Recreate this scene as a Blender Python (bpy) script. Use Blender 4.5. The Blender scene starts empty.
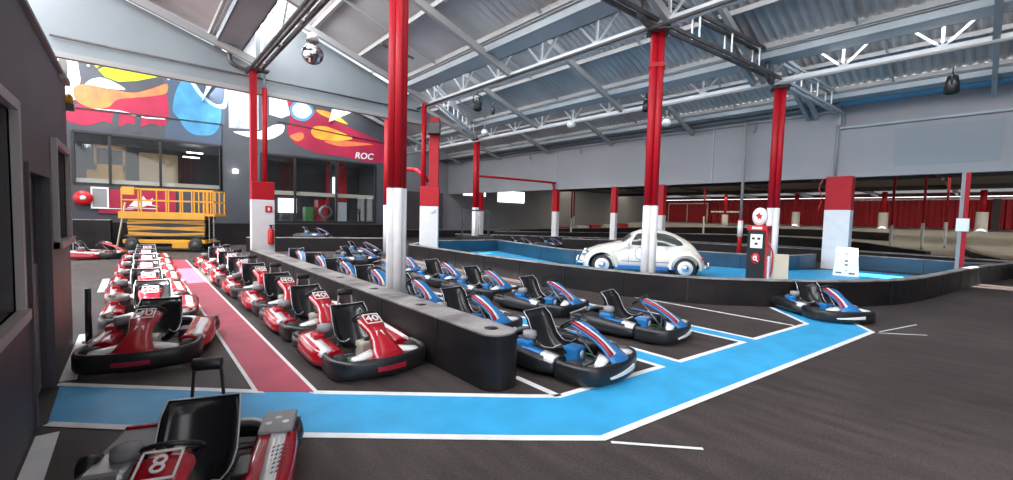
import bpy, bmesh, math, random
from mathutils import Vector, Matrix
random.seed(7)
PI = math.pi
C = bpy.context.scene.collection
D = bpy.data
V = Vector

# ------------------------------------------------------------------ materials
def mat(name, col, rough=.5, metal=0., bump=0., bscale=20., vary=0., vscale=3., col2=None, coat=0., emit=0., spec=.5, stretch=None):
    m = D.materials.new(name); m.use_nodes = True
    nt = m.node_tree; b = nt.nodes['Principled BSDF']
    b.inputs['Base Color'].default_value = (*col, 1)
    b.inputs['Roughness'].default_value = rough
    b.inputs['Metallic'].default_value = metal
    b.inputs['Coat Weight'].default_value = coat
    b.inputs['Specular IOR Level'].default_value = spec
    if emit:
        b.inputs['Emission Color'].default_value = (*col, 1); b.inputs['Emission Strength'].default_value = emit
    tc = nt.nodes.new('ShaderNodeTexCoord')
    src = tc.outputs['Object']
    if stretch:
        mp = nt.nodes.new('ShaderNodeMapping'); mp.inputs['Scale'].default_value = stretch
        nt.links.new(src, mp.inputs[0]); src = mp.outputs[0]
    if vary or col2:
        n = nt.nodes.new('ShaderNodeTexNoise'); n.inputs['Scale'].default_value = vscale; n.inputs['Detail'].default_value = 6
        nt.links.new(src, n.inputs['Vector'])
        r = nt.nodes.new('ShaderNodeValToRGB')
        c2 = col2 or tuple(max(0, c * (1 - vary)) for c in col)
        r.color_ramp.elements[0].color = (*c2, 1); r.color_ramp.elements[1].color = (*col, 1)
        r.color_ramp.elements[0].position = .35; r.color_ramp.elements[1].position = .65
        nt.links.new(n.outputs['Fac'], r.inputs[0]); nt.links.new(r.outputs[0], b.inputs['Base Color'])
    if bump:
        n2 = nt.nodes.new('ShaderNodeTexNoise'); n2.inputs['Scale'].default_value = bscale; n2.inputs['Detail'].default_value = 4
        nt.links.new(src, n2.inputs['Vector'])
        bp = nt.nodes.new('ShaderNodeBump'); bp.inputs['Strength'].default_value = bump; bp.inputs['Distance'].default_value = .02
        nt.links.new(n2.outputs['Fac'], bp.inputs['Height']); nt.links.new(bp.outputs[0], b.inputs['Normal'])
    return m

def glass_mat(name, tint=(.8, .85, .9), mixf=.25, rough=.03):
    m = D.materials.new(name); m.use_nodes = True; nt = m.node_tree
    for n in list(nt.nodes): nt.nodes.remove(n)
    o = nt.nodes.new('ShaderNodeOutputMaterial'); t = nt.nodes.new('ShaderNodeBsdfTransparent'); g = nt.nodes.new('ShaderNodeBsdfGlossy')
    t.inputs[0].default_value = (*tint, 1); g.inputs['Roughness'].default_value = rough
    mx = nt.nodes.new('ShaderNodeMixShader'); mx.inputs[0].default_value = mixf
    nt.links.new(t.outputs[0], mx.inputs[1]); nt.links.new(g.outputs[0], mx.inputs[2]); nt.links.new(mx.outputs[0], o.inputs[0])
    return m

def asphalt():
    m = D.materials.new('asphalt'); m.use_nodes = True; nt = m.node_tree; b = nt.nodes['Principled BSDF']
    tc = nt.nodes.new('ShaderNodeTexCoord')
    big = nt.nodes.new('ShaderNodeTexNoise'); big.inputs['Scale'].default_value = .35; big.inputs['Detail'].default_value = 8
    fine = nt.nodes.new('ShaderNodeTexNoise'); fine.inputs['Scale'].default_value = 55; fine.inputs['Detail'].default_value = 5
    mp = nt.nodes.new('ShaderNodeMapping'); mp.inputs['Scale'].default_value = (3.5, .8, 1); mp.inputs['Rotation'].default_value = (0, 0, .8)
    st = nt.nodes.new('ShaderNodeTexNoise'); st.inputs['Scale'].default_value = 1.6; st.inputs['Detail'].default_value = 7
    for n in (big, fine): nt.links.new(tc.outputs['Object'], n.inputs['Vector'])
    nt.links.new(tc.outputs['Object'], mp.inputs[0]); nt.links.new(mp.outputs[0], st.inputs['Vector'])
    r1 = nt.nodes.new('ShaderNodeValToRGB'); r1.color_ramp.elements[0].position = .3; r1.color_ramp.elements[1].position = .7
    r1.color_ramp.elements[0].color = (.036, .029, .028, 1); r1.color_ramp.elements[1].color = (.080, .064, .060, 1)
    nt.links.new(big.outputs['Fac'], r1.inputs[0])
    r2 = nt.nodes.new('ShaderNodeValToRGB'); r2.color_ramp.elements[0].position = .3; r2.color_ramp.elements[1].position = .75
    r2.color_ramp.elements[0].color = (.6, .6, .6, 1); r2.color_ramp.elements[1].color = (1.4, 1.35, 1.35, 1)
    nt.links.new(fine.outputs['Fac'], r2.inputs[0])
    r3 = nt.nodes.new('ShaderNodeValToRGB'); r3.color_ramp.elements[0].position = .35; r3.color_ramp.elements[1].position = .65
    r3.color_ramp.elements[0].color = (.75, .74, .76, 1); r3.color_ramp.elements[1].color = (1.2, 1.18, 1.15, 1)
    nt.links.new(st.outputs['Fac'], r3.inputs[0])
    def mul(a, bb):
        x = nt.nodes.new('ShaderNodeMix'); x.data_type = 'RGBA'; x.blend_type = 'MULTIPLY'; x.inputs[0].default_value = 1
        nt.links.new(a, x.inputs[6]); nt.links.new(bb, x.inputs[7]); return x.outputs[2]
    nt.links.new(mul(mul(r1.outputs[0], r2.outputs[0]), r3.outputs[0]), b.inputs['Base Color'])
    b.inputs['Roughness'].default_value = .62; b.inputs['Specular IOR Level'].default_value = .35
    bp = nt.nodes.new('ShaderNodeBump'); bp.inputs['Strength'].default_value = .35; bp.inputs['Distance'].default_value = .01
    nt.links.new(fine.outputs['Fac'], bp.inputs['Height']); nt.links.new(bp.outputs[0], b.inputs['Normal'])
    return m

M = dict(
    asphalt=asphalt(),
    concrete=mat('pale_concrete', (.42, .41, .41), .6, vary=.25, vscale=.6, bump=.2),
    blue_paint=mat('blue_floor_paint', (.04, .40, .74), .5, vary=.18, vscale=2.5, bump=.15, bscale=50),
    red_paint=mat('crimson_floor_paint', (.47, .055, .10), .55, vary=.2, vscale=2.5, bump=.15, bscale=50),
    white_paint=mat('white_floor_paint', (.88, .88, .88), .5, vary=.12, vscale=5),
    booth=mat('charcoal_wall', (.085, .072, .082), .55, vary=.2, vscale=1.5, bump=.15, bscale=60),
    beige=mat('beige_frame', (.42, .38, .36), .5),
    dark=mat('dark_door', (.035, .033, .04), .35),
    steelplate=mat('brushed_steel', (.45, .45, .47), .3, .7),
    greywall=mat('grey_wall_paint', (.27, .27, .29), .6, vary=.08, vscale=.4),
    greypanel=mat('grey_wall_panel', (.22, .245, .27), .6),
    screen=mat('blue_grey_panel', (.27, .30, .32), .6, vary=.12, vscale=.7),
    mural=mat('charcoal_mural_ground', (.055, .06, .072), .6, vary=.2, vscale=.8),
    navy=mat('mural_navy', (.05, .075, .12), .6), mwhite=mat('mural_white', (.7, .71, .73), .6),
    lime=mat('mural_lime', (.42, .62, .01), .6), orange=mat('mural_orange', (.85, .22, .05), .6, col2=(.80, .12, .06), vscale=1.5),
    crimson=mat('mural_crimson', (.38, .008, .05), .6, vary=.25, vscale=1.2), mblue=mat('mural_blue', (.06, .30, .55), .6, vary=.35, vscale=1.5),
    myellow=mat('mural_yellow', (.9, .5, .04), .6, col2=(.85, .25, .03), vscale=1), palebl=mat('mural_pale_blue', (.40, .62, .80), .6),
    brick=mat('whitewashed_block', (.42, .44, .47), .7, vary=.4, vscale=3),
    roof=mat('corrugated_steel', (.50, .485, .475), .5, .15, col2=(.36, .33, .325), vscale=.5),
    purlin=mat('purlin_paint', (.33, .325, .32), .5), gutter=mat('gutter_steel', (.33, .37, .40), .45, vary=.2, vscale=.8),
    bluelit=mat('gutter_lit_blue', (.16, .42, .62), .45),
    white=mat('white_gloss', (.80, .80, .80), .4), whitesteel=mat('white_painted_steel', (.72, .74, .76), .5, vary=.15, vscale=2),
    darksteel=mat('weathered_and_backlit_steel', (.10, .09, .09), .5, .3, vary=.4, vscale=3),
    red=mat('red_gloss', (.60, .008, .015), .3, coat=.3), postred=mat('red_column_paint', (.38, .003, .012), .5, spec=.3, vary=.12, vscale=2),
    wallred=mat('red_corrugated_wall', (.50, .01, .02), .5, vary=.15, vscale=.6),
    basewhite=mat('white_column_paint', (.66, .65, .66), .5, vary=.08, vscale=3),
    plastic=mat('black_barrier_plastic', (.006, .0055, .007), .5, col2=(.016, .012, .012), vscale=1.2, bump=.1, bscale=8, stretch=(1, 1, 3), spec=.25),
    dusty=mat('dusty_barrier_top', (.36, .33, .32), .6, col2=(.15, .135, .13), vscale=2.5),
    bluewall=mat('blue_barrier_paint', (.012, .065, .12), .4, vary=.3, vscale=1.5),
    black=mat('black_plastic', (.012, .012, .014), .35), rubber=mat('tyre_rubber', (.02, .02, .02), .7),
    seat=mat('seat_shell', (.012, .012, .014), .22), edge=mat('seat_edge', (.55, .55, .57), .35, .6),
    chrome=mat('chrome', (.75, .75, .77), .12, 1.), alu=mat('engine_alloy', (.42, .42, .44), .35, .8),
    kred=mat('kart_red', (.42, .005, .016), .22, coat=.5), kwhite=mat('kart_white', (.80, .79, .78), .3, coat=.3),
    kblue=mat('kart_blue', (.022, .17, .44), .25, coat=.4), kdkred=mat('kart_dark_red', (.34, .01, .03), .25, coat=.4),
    green=mat('green_pedal', (.03, .25, .08), .4), cream=mat('cream_tank', (.50, .46, .38), .4),
    grey=mat('mid_grey', (.25, .25, .26), .5),
    yellow=mat('lift_yellow', (.64, .30, .02), .42, vary=.15, vscale=2), wood=mat('plywood', (.55, .36, .17), .6, vary=.15, vscale=4, stretch=(1, 1, 8)),
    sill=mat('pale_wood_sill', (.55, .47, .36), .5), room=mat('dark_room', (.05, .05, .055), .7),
    car=mat('cream_car_paint', (.74, .69, .60), .22, coat=.6), carglass=mat('car_window', (.05, .055, .05), .06, spec=.8),
    carblue=mat('car_sill_blue', (.03, .12, .42), .4),
    extred=mat('extinguisher_red', (.5, .01, .015), .3), tan=mat('tan_floor', (.33, .25, .18), .7),
    outroof=mat('dark_outer_roof', (.06, .05, .05), .6), lamp=mat('lamp_panel', (1., .97, .9), .4, emit=9.),
    winlit=mat('bright_window_daylight', (.95, .97, 1.), .4, emit=2.2),
    glass=glass_mat('window_glass', (.85, .88, .9), .04), clear=glass_mat('skylight_glass', (1, 1, 1), .03),
    frosted=mat('frosted_skylight', (.75, .80, .84), .5),
    mirror=mat('mirror_ball', (.7, .68, .72), .12, 1., col2=(.25, .2, .25), vscale=14),
    leaf=mat('green_sign', (.1, .35, .08), .5),
)

# ------------------------------------------------------------------ mesh helpers
def translucent(name, col):
    m = D.materials.new(name); m.use_nodes = True; nt = m.node_tree
    for n in list(nt.nodes): nt.nodes.remove(n)
    o = nt.nodes.new('ShaderNodeOutputMaterial'); t = nt.nodes.new('ShaderNodeBsdfTranslucent'); t.inputs[0].default_value = (*col, 1); nt.links.new(t.outputs[0], o.inputs[0]); return m
M['translucent'] = translucent('translucent_roof_sheet', (.42, .40, .35))
class MB:
    def __init__(s): s.v = []; s.f = []; s.sm = []
    def add(s, vs, fs, smooth=False):
        o = len(s.v); s.v += [V(p) for p in vs]; s.f += [tuple(o + i for i in f) for f in fs]; s.sm += [smooth] * len(fs); return s
    def box(s, a, b, R=None, o=(0, 0, 0)):
        x0, y0, z0 = a; x1, y1, z1 = b
        p = [(x0, y0, z0), (x1, y0, z0), (x1, y1, z0), (x0, y1, z0), (x0, y0, z1), (x1, y0, z1), (x1, y1, z1), (x0, y1, z1)]
        if R is not None: p = [R @ V(q) + V(o) for q in p]
        return s.add(p, [(0, 3, 2, 1), (4, 5, 6, 7), (0, 1, 5, 4), (1, 2, 6, 5), (2, 3, 7, 6), (3, 0, 4, 7)])
    def bar(s, a, b, w, h, up=(0, 0, 1)):
        a, b = V(a), V(b); d = (b - a).normalized(); u = V(up)
        if abs(d.dot(u)) > .98: u = V((0, 1, 0))
        sd = d.cross(u).normalized(); u = sd.cross(d).normalized()
        vs = []
        for p in (a, b):
            for i, j in ((-1, -1), (1, -1), (1, 1), (-1, 1)): vs.append(p + sd * (w / 2 * i) + u * (h / 2 * j))
        return s.add(vs, [(3, 2, 1, 0), (4, 5, 6, 7), (0, 1, 5, 4), (1, 2, 6, 5), (2, 3, 7, 6), (3, 0, 4, 7)])
    def tube(s, pts, r, n=8, closed=False):
        pts = [V(p) for p in pts]; rings = []; N = len(pts); prev = None
        for i, p in enumerate(pts):
            if closed: d = pts[(i + 1) % N] - pts[i - 1]
            else: d = pts[min(i + 1, N - 1)] - pts[max(i - 1, 0)]
            d.normalize()
            if prev is None:
                u = V((0, 0, 1)) if abs(d.z) < .9 else V((1, 0, 0))
                sd = d.cross(u).normalized()
            else:
                sd = (prev - d * prev.dot(d)).normalized()
            prev = sd; u = sd.cross(d)
            rr = r[i] if isinstance(r, (list, tuple)) else r
            rings.append([p + (sd * math.cos(2 * PI * k / n) + u * math.sin(2 * PI * k / n)) * rr for k in range(n)])
        return s.loft(rings, cap=not closed, closed=closed)
    def loft(s, rings, cap=True, closed=False, smooth=True, ringclosed=True):
        n = len(rings[0]); N = len(rings); vs = [p for r in rings for p in r]; fs = []
        for i in range(N if closed else N - 1):
            a = i * n; b = ((i + 1) % N) * n
            for k in range(n if ringclosed else n - 1):
                k2 = (k + 1) % n; fs.append((a + k, a + k2, b + k2, b + k))
        s.add(vs, fs, smooth)
        if cap and ringclosed and not closed:
            o = len(s.v) - len(vs)
            s.f.append(tuple(o + k for k in reversed(range(n)))); s.sm.append(False)
            s.f.append(tuple(o + (N - 1) * n + k for k in range(n))); s.sm.append(False)
        return s
    def lathe(s, prof, c=(0, 0, 0), ax='z', n=20):
        rings = []
        for r, h in prof:
            ring = []
            for k in range(n):
                a = 2 * PI * k / n; x, y = r * math.cos(a), r * math.sin(a)
                q = (x, y, h) if ax == 'z' else ((h, x, y) if ax == 'x' else (x, h, y))
                ring.append(V(q) + V(c))
            rings.append(ring)
        return s.loft(rings, cap=prof[0] != prof[-1])
    def sweep(s, path, prof, closed=False, smooth=False):
        """profile (side, up) swept along a horizontal path"""
        rings = []; N = len(path)
        for i, p in enumerate(path):
            p = V(p)
            d = V(path[min(i + 1, N - 1)]) - V(path[max(i - 1, 0)]); d.z = 0; d.normalize()
            sd = V((d.y, -d.x, 0))
            rings.append([p + sd * a + V((0, 0, b)) for a, b in prof])
        return s.loft(rings, smooth=smooth)
    def poly(s, pts, th=V((0, 0, .004))):
        n = len(pts); a = [V(p) for p in pts]; b = [p + V(th) for p in a]
        return s.add(a + b, [tuple(range(n)), tuple(n + i for i in reversed(range(n)))] + [(i, n + i, n + (i + 1) % n, (i + 1) % n) for i in range(n)])
    def build(s, name, m, parent=None, bevel=0., flip=True):
        me = D.meshes.new(name); me.from_pydata([tuple(p) for p in s.v], [], s.f)
        for p, q in zip(me.polygons, s.sm): p.use_smooth = q
        bm = bmesh.new(); bm.from_mesh(me); bmesh.ops.recalc_face_normals(bm, faces=bm.faces); bm.to_mesh(me); bm.free()
        me.materials.append(m)
        o = D.objects.new(name, me); C.objects.link(o)
        if parent is not None: o.parent = parent
        if bevel:
            b = o.modifiers.new('b', 'BEVEL'); b.width = bevel; b.segments = 2; b.limit_method = 'ANGLE'
        return o

def empty(name, loc=(0, 0, 0), rz=0.):
    o = D.objects.new(name, None); C.objects.link(o); o.location = loc; o.rotation_euler = (0, 0, rz); o.empty_display_size = .2; return o
def tag(o, label, cat, group=None):
    o['label'] = label; o['category'] = cat
    if group: o['group'] = group
    return o
def struct(o): o['kind'] = 'structure'; return o
def copy_tree(o, parent=None):
    c = o.copy(); C.objects.link(c); c.parent = parent
    for ch in list(o.children): copy_tree(ch, c)
    return c
def smooth_path(pts, sub=6, closed=False):
    pts = [V(p) for p in pts]; out = []; n = len(pts)
    for i in range(n - 1):
        p0 = pts[max(i - 1, 0)]; p1 = pts[i]; p2 = pts[i + 1]; p3 = pts[min(i + 2, n - 1)]
        for k in range(sub):
            t = k / sub
            out.append(.5 * ((2 * p1) + (p2 - p0) * t + (2 * p0 - 5 * p1 + 4 * p2 - p3) * t * t + (3 * p1 - p0 - 3 * p2 + p3) * t ** 3))
    out.append(pts[-1]); return out
def text_mesh(txt, size, m, name, parent, mtx, extrude=.002, offset=0.):
    cu = D.curves.new(name, 'FONT'); cu.body = txt; cu.size = size; cu.extrude = extrude; cu.align_x = 'CENTER'; cu.align_y = 'CENTER'; cu.offset = offset
    t = D.objects.new('tmp', cu); C.objects.link(t)
    dg = bpy.context.evaluated_depsgraph_get(); me = D.meshes.new_from_object(t.evaluated_get(dg))
    D.objects.remove(t); me.name = name; me.transform(mtx); me.materials.clear(); me.materials.append(m)
    o = D.objects.new(name, me); C.objects.link(o); o.parent = parent; return o
def frame_mtx(o, x, y):
    x = V(x).normalized(); y = V(y).normalized(); z = x.cross(y)
    m = Matrix((x, y, z)).transposed().to_4x4(); m.translation = V(o); return m

# ------------------------------------------------------------------ camera
F_PX = 422.7; PT = math.radians(-3.14); RO = math.radians(1.467); AZ = math.radians(41.45); EYE = 1.8
def cam_vec(X, Y, Z):
    cr, sr = math.cos(RO), math.sin(RO); X, Y = cr * X - sr * Y, sr * X + cr * Y
    cp, sp = math.cos(PT), math.sin(PT); zc = -Z
    Y, zc = cp * Y - sp * zc, sp * Y + cp * zc; Z = -zc
    return V((X * math.cos(AZ) + Z * math.sin(AZ), -X * math.sin(AZ) + Z * math.cos(AZ), Y))
cd = D.cameras.new('camera'); cam = D.objects.new('camera', cd); C.objects.link(cam)
cd.sensor_width = 36; cd.lens = F_PX / 1013 * 36; cd.clip_start = .05; cd.clip_end = 400
r, u, f = cam_vec(1, 0, 0), cam_vec(0, 1, 0), cam_vec(0, 0, 1)
mw = Matrix((r, u, -f)).transposed().to_4x4(); mw.translation = V((0, 0, EYE)); cam.matrix_world = mw
bpy.context.scene.camera = cam

# ------------------------------------------------------------------ floor and paint
fl = struct(MB().box((-12, -8, -.2), (28, 36, 0)).build('floor', M['asphalt']))
og = MB().add([(28, -25, 0), (62, -25, 2.0), (62, 36, 2.0), (28, 36, 0), (28, -25, -.3), (62, -25, -.3), (62, 36, -.3), (28, 36, -.3)],
              [(0, 1, 2, 3), (7, 6, 5, 4), (0, 4, 5, 1), (1, 5, 6, 2), (2, 6, 7, 3), (3, 7, 4, 0)])
struct(og.build('floor', M['concrete']))
def zr(x): return max(0., (x - 28) / 34 * 2.0)
def paint(name, pts, m, z=.002, th=.003):
    return MB().poly([(x, y, z) for x, y in pts], (0, 0, th)).build(name, m, fl)
def line(pts, w=.075, z=.006):
    P = [V((x, y, z)) for x, y in pts]; rings = []
    for i, p in enumerate(P):
        a = (p - P[i - 1]).normalized() if i else None; c = (P[i + 1] - p).normalized() if i < len(P) - 1 else None
        a = a or c; c = c or a; n1 = V((a.y, -a.x, 0)); n2 = V((c.y, -c.x, 0)); mt = (n1 + n2).normalized(); mt = mt / max(.35, mt.dot(n1)) * w / 2
        rings.append([p - mt, p + mt, p + mt + V((0, 0, .003)), p - mt + V((0, 0, .003))])
    return MB().loft(rings, smooth=False).build('white_line', M['white_paint'], fl)
paint('blue_walkway', [(-.56, 5.0), (-.2, 4.65), (.94, 3.58), (2.33, 2.41), (2.86, 1.98), (9.38, 1.18), (11.0, 2.2), (10.2, 2.95), (9.12, 2.05), (7.2, 2.28), (7.2, 13), (6.86, 13), (6.86, 2.32), (5.22, 2.5), (5.22, 13), (4.85, 13), (4.85, 2.55), (3.19, 2.75), (2.88, 3.0), (1.32, 4.33), (-.58, 6.05)], M['blue_paint'])
paint('red_walkway', [(.9, 4.68), (1.32, 4.33), (1.33, 18.5), (.9, 18.5)], M['red_paint'], z=.0065)
line([(-.56, 5.0), (.94, 3.58), (2.33, 2.41), (2.86, 1.98), (9.38, 1.18), (10.4, 1.78)])
line([(-.6, 6.07), (.9, 4.68), (.9, 18.5)]); line([(1.32, 4.33), (2.88, 3.0), (3.19, 2.75), (4.85, 2.55), (4.85, 13)])
line([(1.32, 4.33), (1.33, 18.5)])
line([(3.19, 2.75), (3.19, 3.4)]); line([(5.22, 13), (5.22, 2.5), (6.86, 2.32), (6.86, 13)])
line([(7.2, 13), (7.2, 2.28), (9.12, 2.05), (10.2, 2.95)]); line([(8.75, 2.15), (8.72, 14)], .06)
line([(2.86, 1.9), (3.35, 1.38)], .03); line([(9.5, 1.1), (10.8, .75)], .02); line([(9.38, 1.1), (9.9, .55)], .02)
for a, b in ((3.0, 4.78), (6.15, 8.3), (12.2, 14.4)): paint('white_line', [(-.6, a), (-.47, a), (-.47, b), (-.6, b)], M['white_paint'], z=.003)
# raised blue island area floor
paint('blue_area', [(9.2, 15.2), (8.9, 9.5), (9.0, 6.8), (9.6, 4.4), (11.2, 2.9), (12.8, 1.8), (14.2, 1.4), (17, .9), (22, .1), (21.8, 3.5), (18.4, 5.6), (17.3, 8.5), (13.8, 9.9), (12.6, 11), (13.2, 13), (14.2, 16.8), (11, 17.2)], M['blue_paint'])
paint('tan_patch', [(27.6, -6), (27.9, -6), (27.9, 1.2), (27.4, 1.4)], M['tan'])
MB().add([(28.5, -4, zr(28.5) + .01), (35, -4, zr(35) + .01), (35, .9, zr(35) + .01), (28.5, 1.3, zr(28.5) + .01)], [(0, 1, 2, 3)]).build('tan_patch', M['tan'], fl)

# ------------------------------------------------------------------ booth on the left (wall_left)
wl = MB(); X0, X1 = -.80, -.62
ops = [(2.9, 4.4, 1.06, 2.44), (4.95, 6.02, 0, 2.08), (6.38, 7.5, 1.42, 2.42)]
ys = [-1.5, 2.9, 4.4, 4.95, 6.02, 6.38, 7.5, 7.8]
for a, b in zip(ys[:-1], ys[1:]):
    o_ = [q for q in ops if abs(q[0] - a) < 1e-6]
    if o_:
        if o_[0][2] > 0: wl.box((X0, a, 0), (X1, b, o_[0][2]))
        wl.box((X0, a, o_[0][3]), (X1, b, 3.33))
    else: wl.box((X0, a, 0), (X1, b, 3.33))
wl.box((-3.6, 7.62, 0), (-.8, 7.8, 3.33)).box((-3.6, -1.5, 0), (-3.45, 7.62, 3.33)).box((-3.45, -1.5, 3.2), (-.8, 7.62, 3.33))
wl.box((-3.45, -1.5, 0), (-.8, -1.35, 3.2))
wallL = struct(wl.build('wall_left', M['booth']))
MB().box((-.83, -1.5, 3.33), (-.585, 7.83, 3.37)).build('coping', M['grey'], wallL)
def window(n, y0, y1, z0, z1, parent=None):
    o = struct(MB().box((-.63, y0 - .07, z0 - .07), (-.575, y0, z1 + .07)).box((-.63, y1, z0 - .07), (-.575, y1 + .07, z1 + .07))
               .box((-.63, y0, z1), (-.575, y1, z1 + .07)).box((-.64, y0 - .07, z0 - .07), (-.555, y1 + .07, z0)).build('window_%d' % n, M['beige']))
    MB().box((-.705, y0, z0), (-.695, y1, z1)).build('pane', M['glass'], o)
window(1, 2.9, 4.4, 1.06, 2.44); window(2, 6.38, 7.5, 1.42, 2.42)
dr = struct(MB().box((-.74, 4.99, .01), (-.70, 5.98, 2.04)).build('door_1', M['dark']))
MB().box((-.699, 5.04, .05), (-.692, 5.93, 1.25)).build('kick_plate', M['steelplate'], dr)
MB().tube([(-.69, 5.08, 1.02), (-.65, 5.08, 1.02), (-.65, 5.2, 1.02)], .012).build('door_handle', M['chrome'], dr)
MB().box((-.66, 4.9, 0), (-.60, 4.97, 2.13)).box((-.66, 6.0, 0), (-.60, 6.07, 2.13)).box((-.66, 4.97, 2.06), (-.60, 6.0, 2.13)).build('door_frame', M['booth'], dr)
tag(MB().box((-.66, 6.52, 1.5), (-.635, 6.72, 2.2)).build('red_reflection', M['extred']), 'red notice painted at the left edge of the far booth window', 'reflection')  # red reflection in the glass, painted as a thin plate
bc = empty('warning_beacon', (-.60, 7.88, 3.02)); bc.scale = (.55, .55, .6); tag(bc, 'yellow warning beacon on a black bracket at the top of the booth wall', 'beacon')
MB().box((-.09, -.12, 0), (.09, .09, .14)).build('bracket', M['black'], bc, .01)
MB().lathe([(.07, .14), (.08, .2), (.075, .3), (.03, .35)]).build('dome', M['yellow'], bc)
tag(MB().tube([(-.47, 7.75, 0), (-.47, 7.75, .02)], .07).tube([(-.47, 7.75, .02), (-.47, 7.75, .72)], .035, 12).build('bollard', M['black']), 'slim black bollard standing left of the nearest parked red kart', 'bollard')
tag(MB().box((-.62, 7.2, 3.28), (-.56, 7.3, 3.5)).box((-.62, 7.3, 3.30), (-.57, 7.75, 3.36)).build('wall_bracket', M['beige']), 'pale bracket fixed at the top corner of the booth wall', 'bracket')

# ------------------------------------------------------------------ roof
ZV = 6.30                       # bottom chord level of the valley trusses
VAL = [-3.15, 3.05, 9.15, 15.4, 21.75]
SLOPE = .33
YA, YB = -7.5, 35.0
def corr(x0, z0, x1, z1, ya, yb, pitch=.24, amp=.05):
    b = MB(); n = int((yb - ya) / pitch * 4); r0 = []; r1 = []
    prof = [0, .8, 1, .8, 0, -.8, -1, -.8]
    for i in range(n + 1):
        y = ya + (yb - ya) * i / n; dz = amp * math.sin(2 * PI * y / pitch)
        r0.append((x0, y, z0 + dz)); r1.append((x1, y, z1 + dz))
    b.loft([[V(p) for p in r0], [V(p) for p in r1]], cap=False, ringclosed=False, smooth=False)
    return b
bays = [(-9.2, -3.15), (-3.15, 3.05), (3.05, 9.15), (9.15, 15.4), (15.4, 21.75)]
for bi, (xa, xb) in enumerate(bays):
    xl, xh = xb - 1.15, xa - .18                     # low edge at the gutter, high edge over the valley truss
    zlow = ZV + .8; zhigh = zlow + SLOPE * (xl - xh)
    YE = YB if bi not in (1, 2) else 15.84
    c = struct(corr(xh, zhigh, xl, zlow, YA, YE).build('ceiling', M['roof']))
    if bi == 0: continue
    for k in range(4):
        x = xh + .25 + (xl - xh - .35) * k / 3; z = zlow + SLOPE * (xl - x) - .11
        MB().bar((x, YA, z), (x, YE, z), .09, .14).build('purlin', M['purlin'], c)
    for y in (-5.1, .1, 5.0, 5.3, 10.3, 15.2, 20.4, 25.6, 30.8):
        x0_, x1_ = xa + .1, xb
        if y > YE: continue
        if bi == 1 and y == 5.0: continue
        MB().bar((x0_, y, ZV + .02 + SLOPE * (x1_ - x0_)), (x1_, y, ZV + .02), .13, .2).build('rafter', M['purlin'], c)
    for y in (2.5, 7.8, 12.8, 17.9, 23):
        if y > YE: continue
        xm = xh + .25 + (xl - xh - .35) / 3 * 1.5
        MB().bar((xh + .3, y, zlow + SLOPE * (xl - xh - .3) - .16), (xl - .1, y, zlow - .12), .05, .05).build('sag_rod', M['purlin'], c)
    # gutter
    gx0, gx1 = xb - 1.12, xb - .42
    MB().box((gx0, YA, ZV + .42), (gx1, YE, ZV + .46)).box((gx0 - .02, YA, ZV + .42), (gx0 + .02, YE, ZV + .66)).box((gx1 - .04, YA, ZV + .42), (gx1, YE, ZV + .8)).build('gutter', M['gutter'], c)
    MB().box((gx0 - .1, YA, ZV + .62), (gx0 + .02, YE, ZV + .70)).build('gutter_lip', M['purlin'], c)
# skylight glazing above each gutter
for i, x in enumerate(VAL[:-1]):
    zt = ZV + .8 + SLOPE * (5.1) + .02; x0_, z0_ = x - .42, ZV + .8; x1_, z1_ = x - .02, zt - .02
    panes = {0: (12.6, 15.9), 1: (8.0, 15.8), 3: (-1.6, 3.6)}.get(i)
    segs = [(YA, YB, 'frosted')] if not panes else [(YA, panes[0], 'frosted'), (panes[0], panes[1], 'clear'), (panes[1], YB, 'frosted')]
    g_ = None
    for a, b_, mm in segs:
        o = MB().add([(x0_, a, z0_), (x0_, b_, z0_), (x1_, b_, z1_), (x1_, a, z1_)], [(0, 1, 2, 3)]).build('window_%d' % (3 + i) if g_ is None else 'pane', M[mm], g_)
        if g_ is None: g_ = struct(o)
# valley trusses: thing > chords, web bars
names = {1: 'white lattice roof truss over the barrier between the red and blue karts', 2: 'white lattice roof truss above the blue kart rows, second valley', 3: 'white lattice roof truss above the parked car, third valley'}
for i in (1, 2, 3):
    x = VAL[i]; t = empty('roof_truss', (x, 14, ZV)); tag(t, names[i], 'roof truss')
    yl, yh = YA - 14, (YB if i == 3 else 15.8) - 14
    dk = 'darksteel' if i == 1 else ('purlin' if i == 3 else 'darksteel')
    MB().bar((-.09, yl, 0), (-.09, yh, 0), .07, .12).bar((.09, yl, 0), (.09, yh, 0), .07, .12).build('bottom_chord', M['whitesteel' if i > 1 else 'darksteel'], t)  # first truss: chord coloured dark to paint in its backlit shade
    MB().tube([(-.28, yl, -.14), (-.28, yh, -.14)], .045, 8).build('service_pipe', M['darksteel' if i < 3 else 'purlin'], t)
    MB().bar((0, yl, 1.3), (0, yh, 1.3), .1, .1).build('top_chord', M['whitesteel'], t)
    k = 0; y = yl + .5
    while y < yh:
        MB().bar((0, y, .05), (0, y, 1.28), .06, .06).build('web_post', M['whitesteel'], t)
        for s in (-1, 1):
            if k % 2 == 0 or i != 1: MB().bar((0, y + .02 * s, .06), (0, y + 1.2 * s, 1.27), .05, .05).build('web_brace', M['whitesteel'], t)
        MB().box((-.12, y - .12, -.02), (.12, y + .12, .03)).build('gusset', M['whitesteel'], t)
        y += 2.0 if y < 8 else 2.3; k += 1
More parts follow.
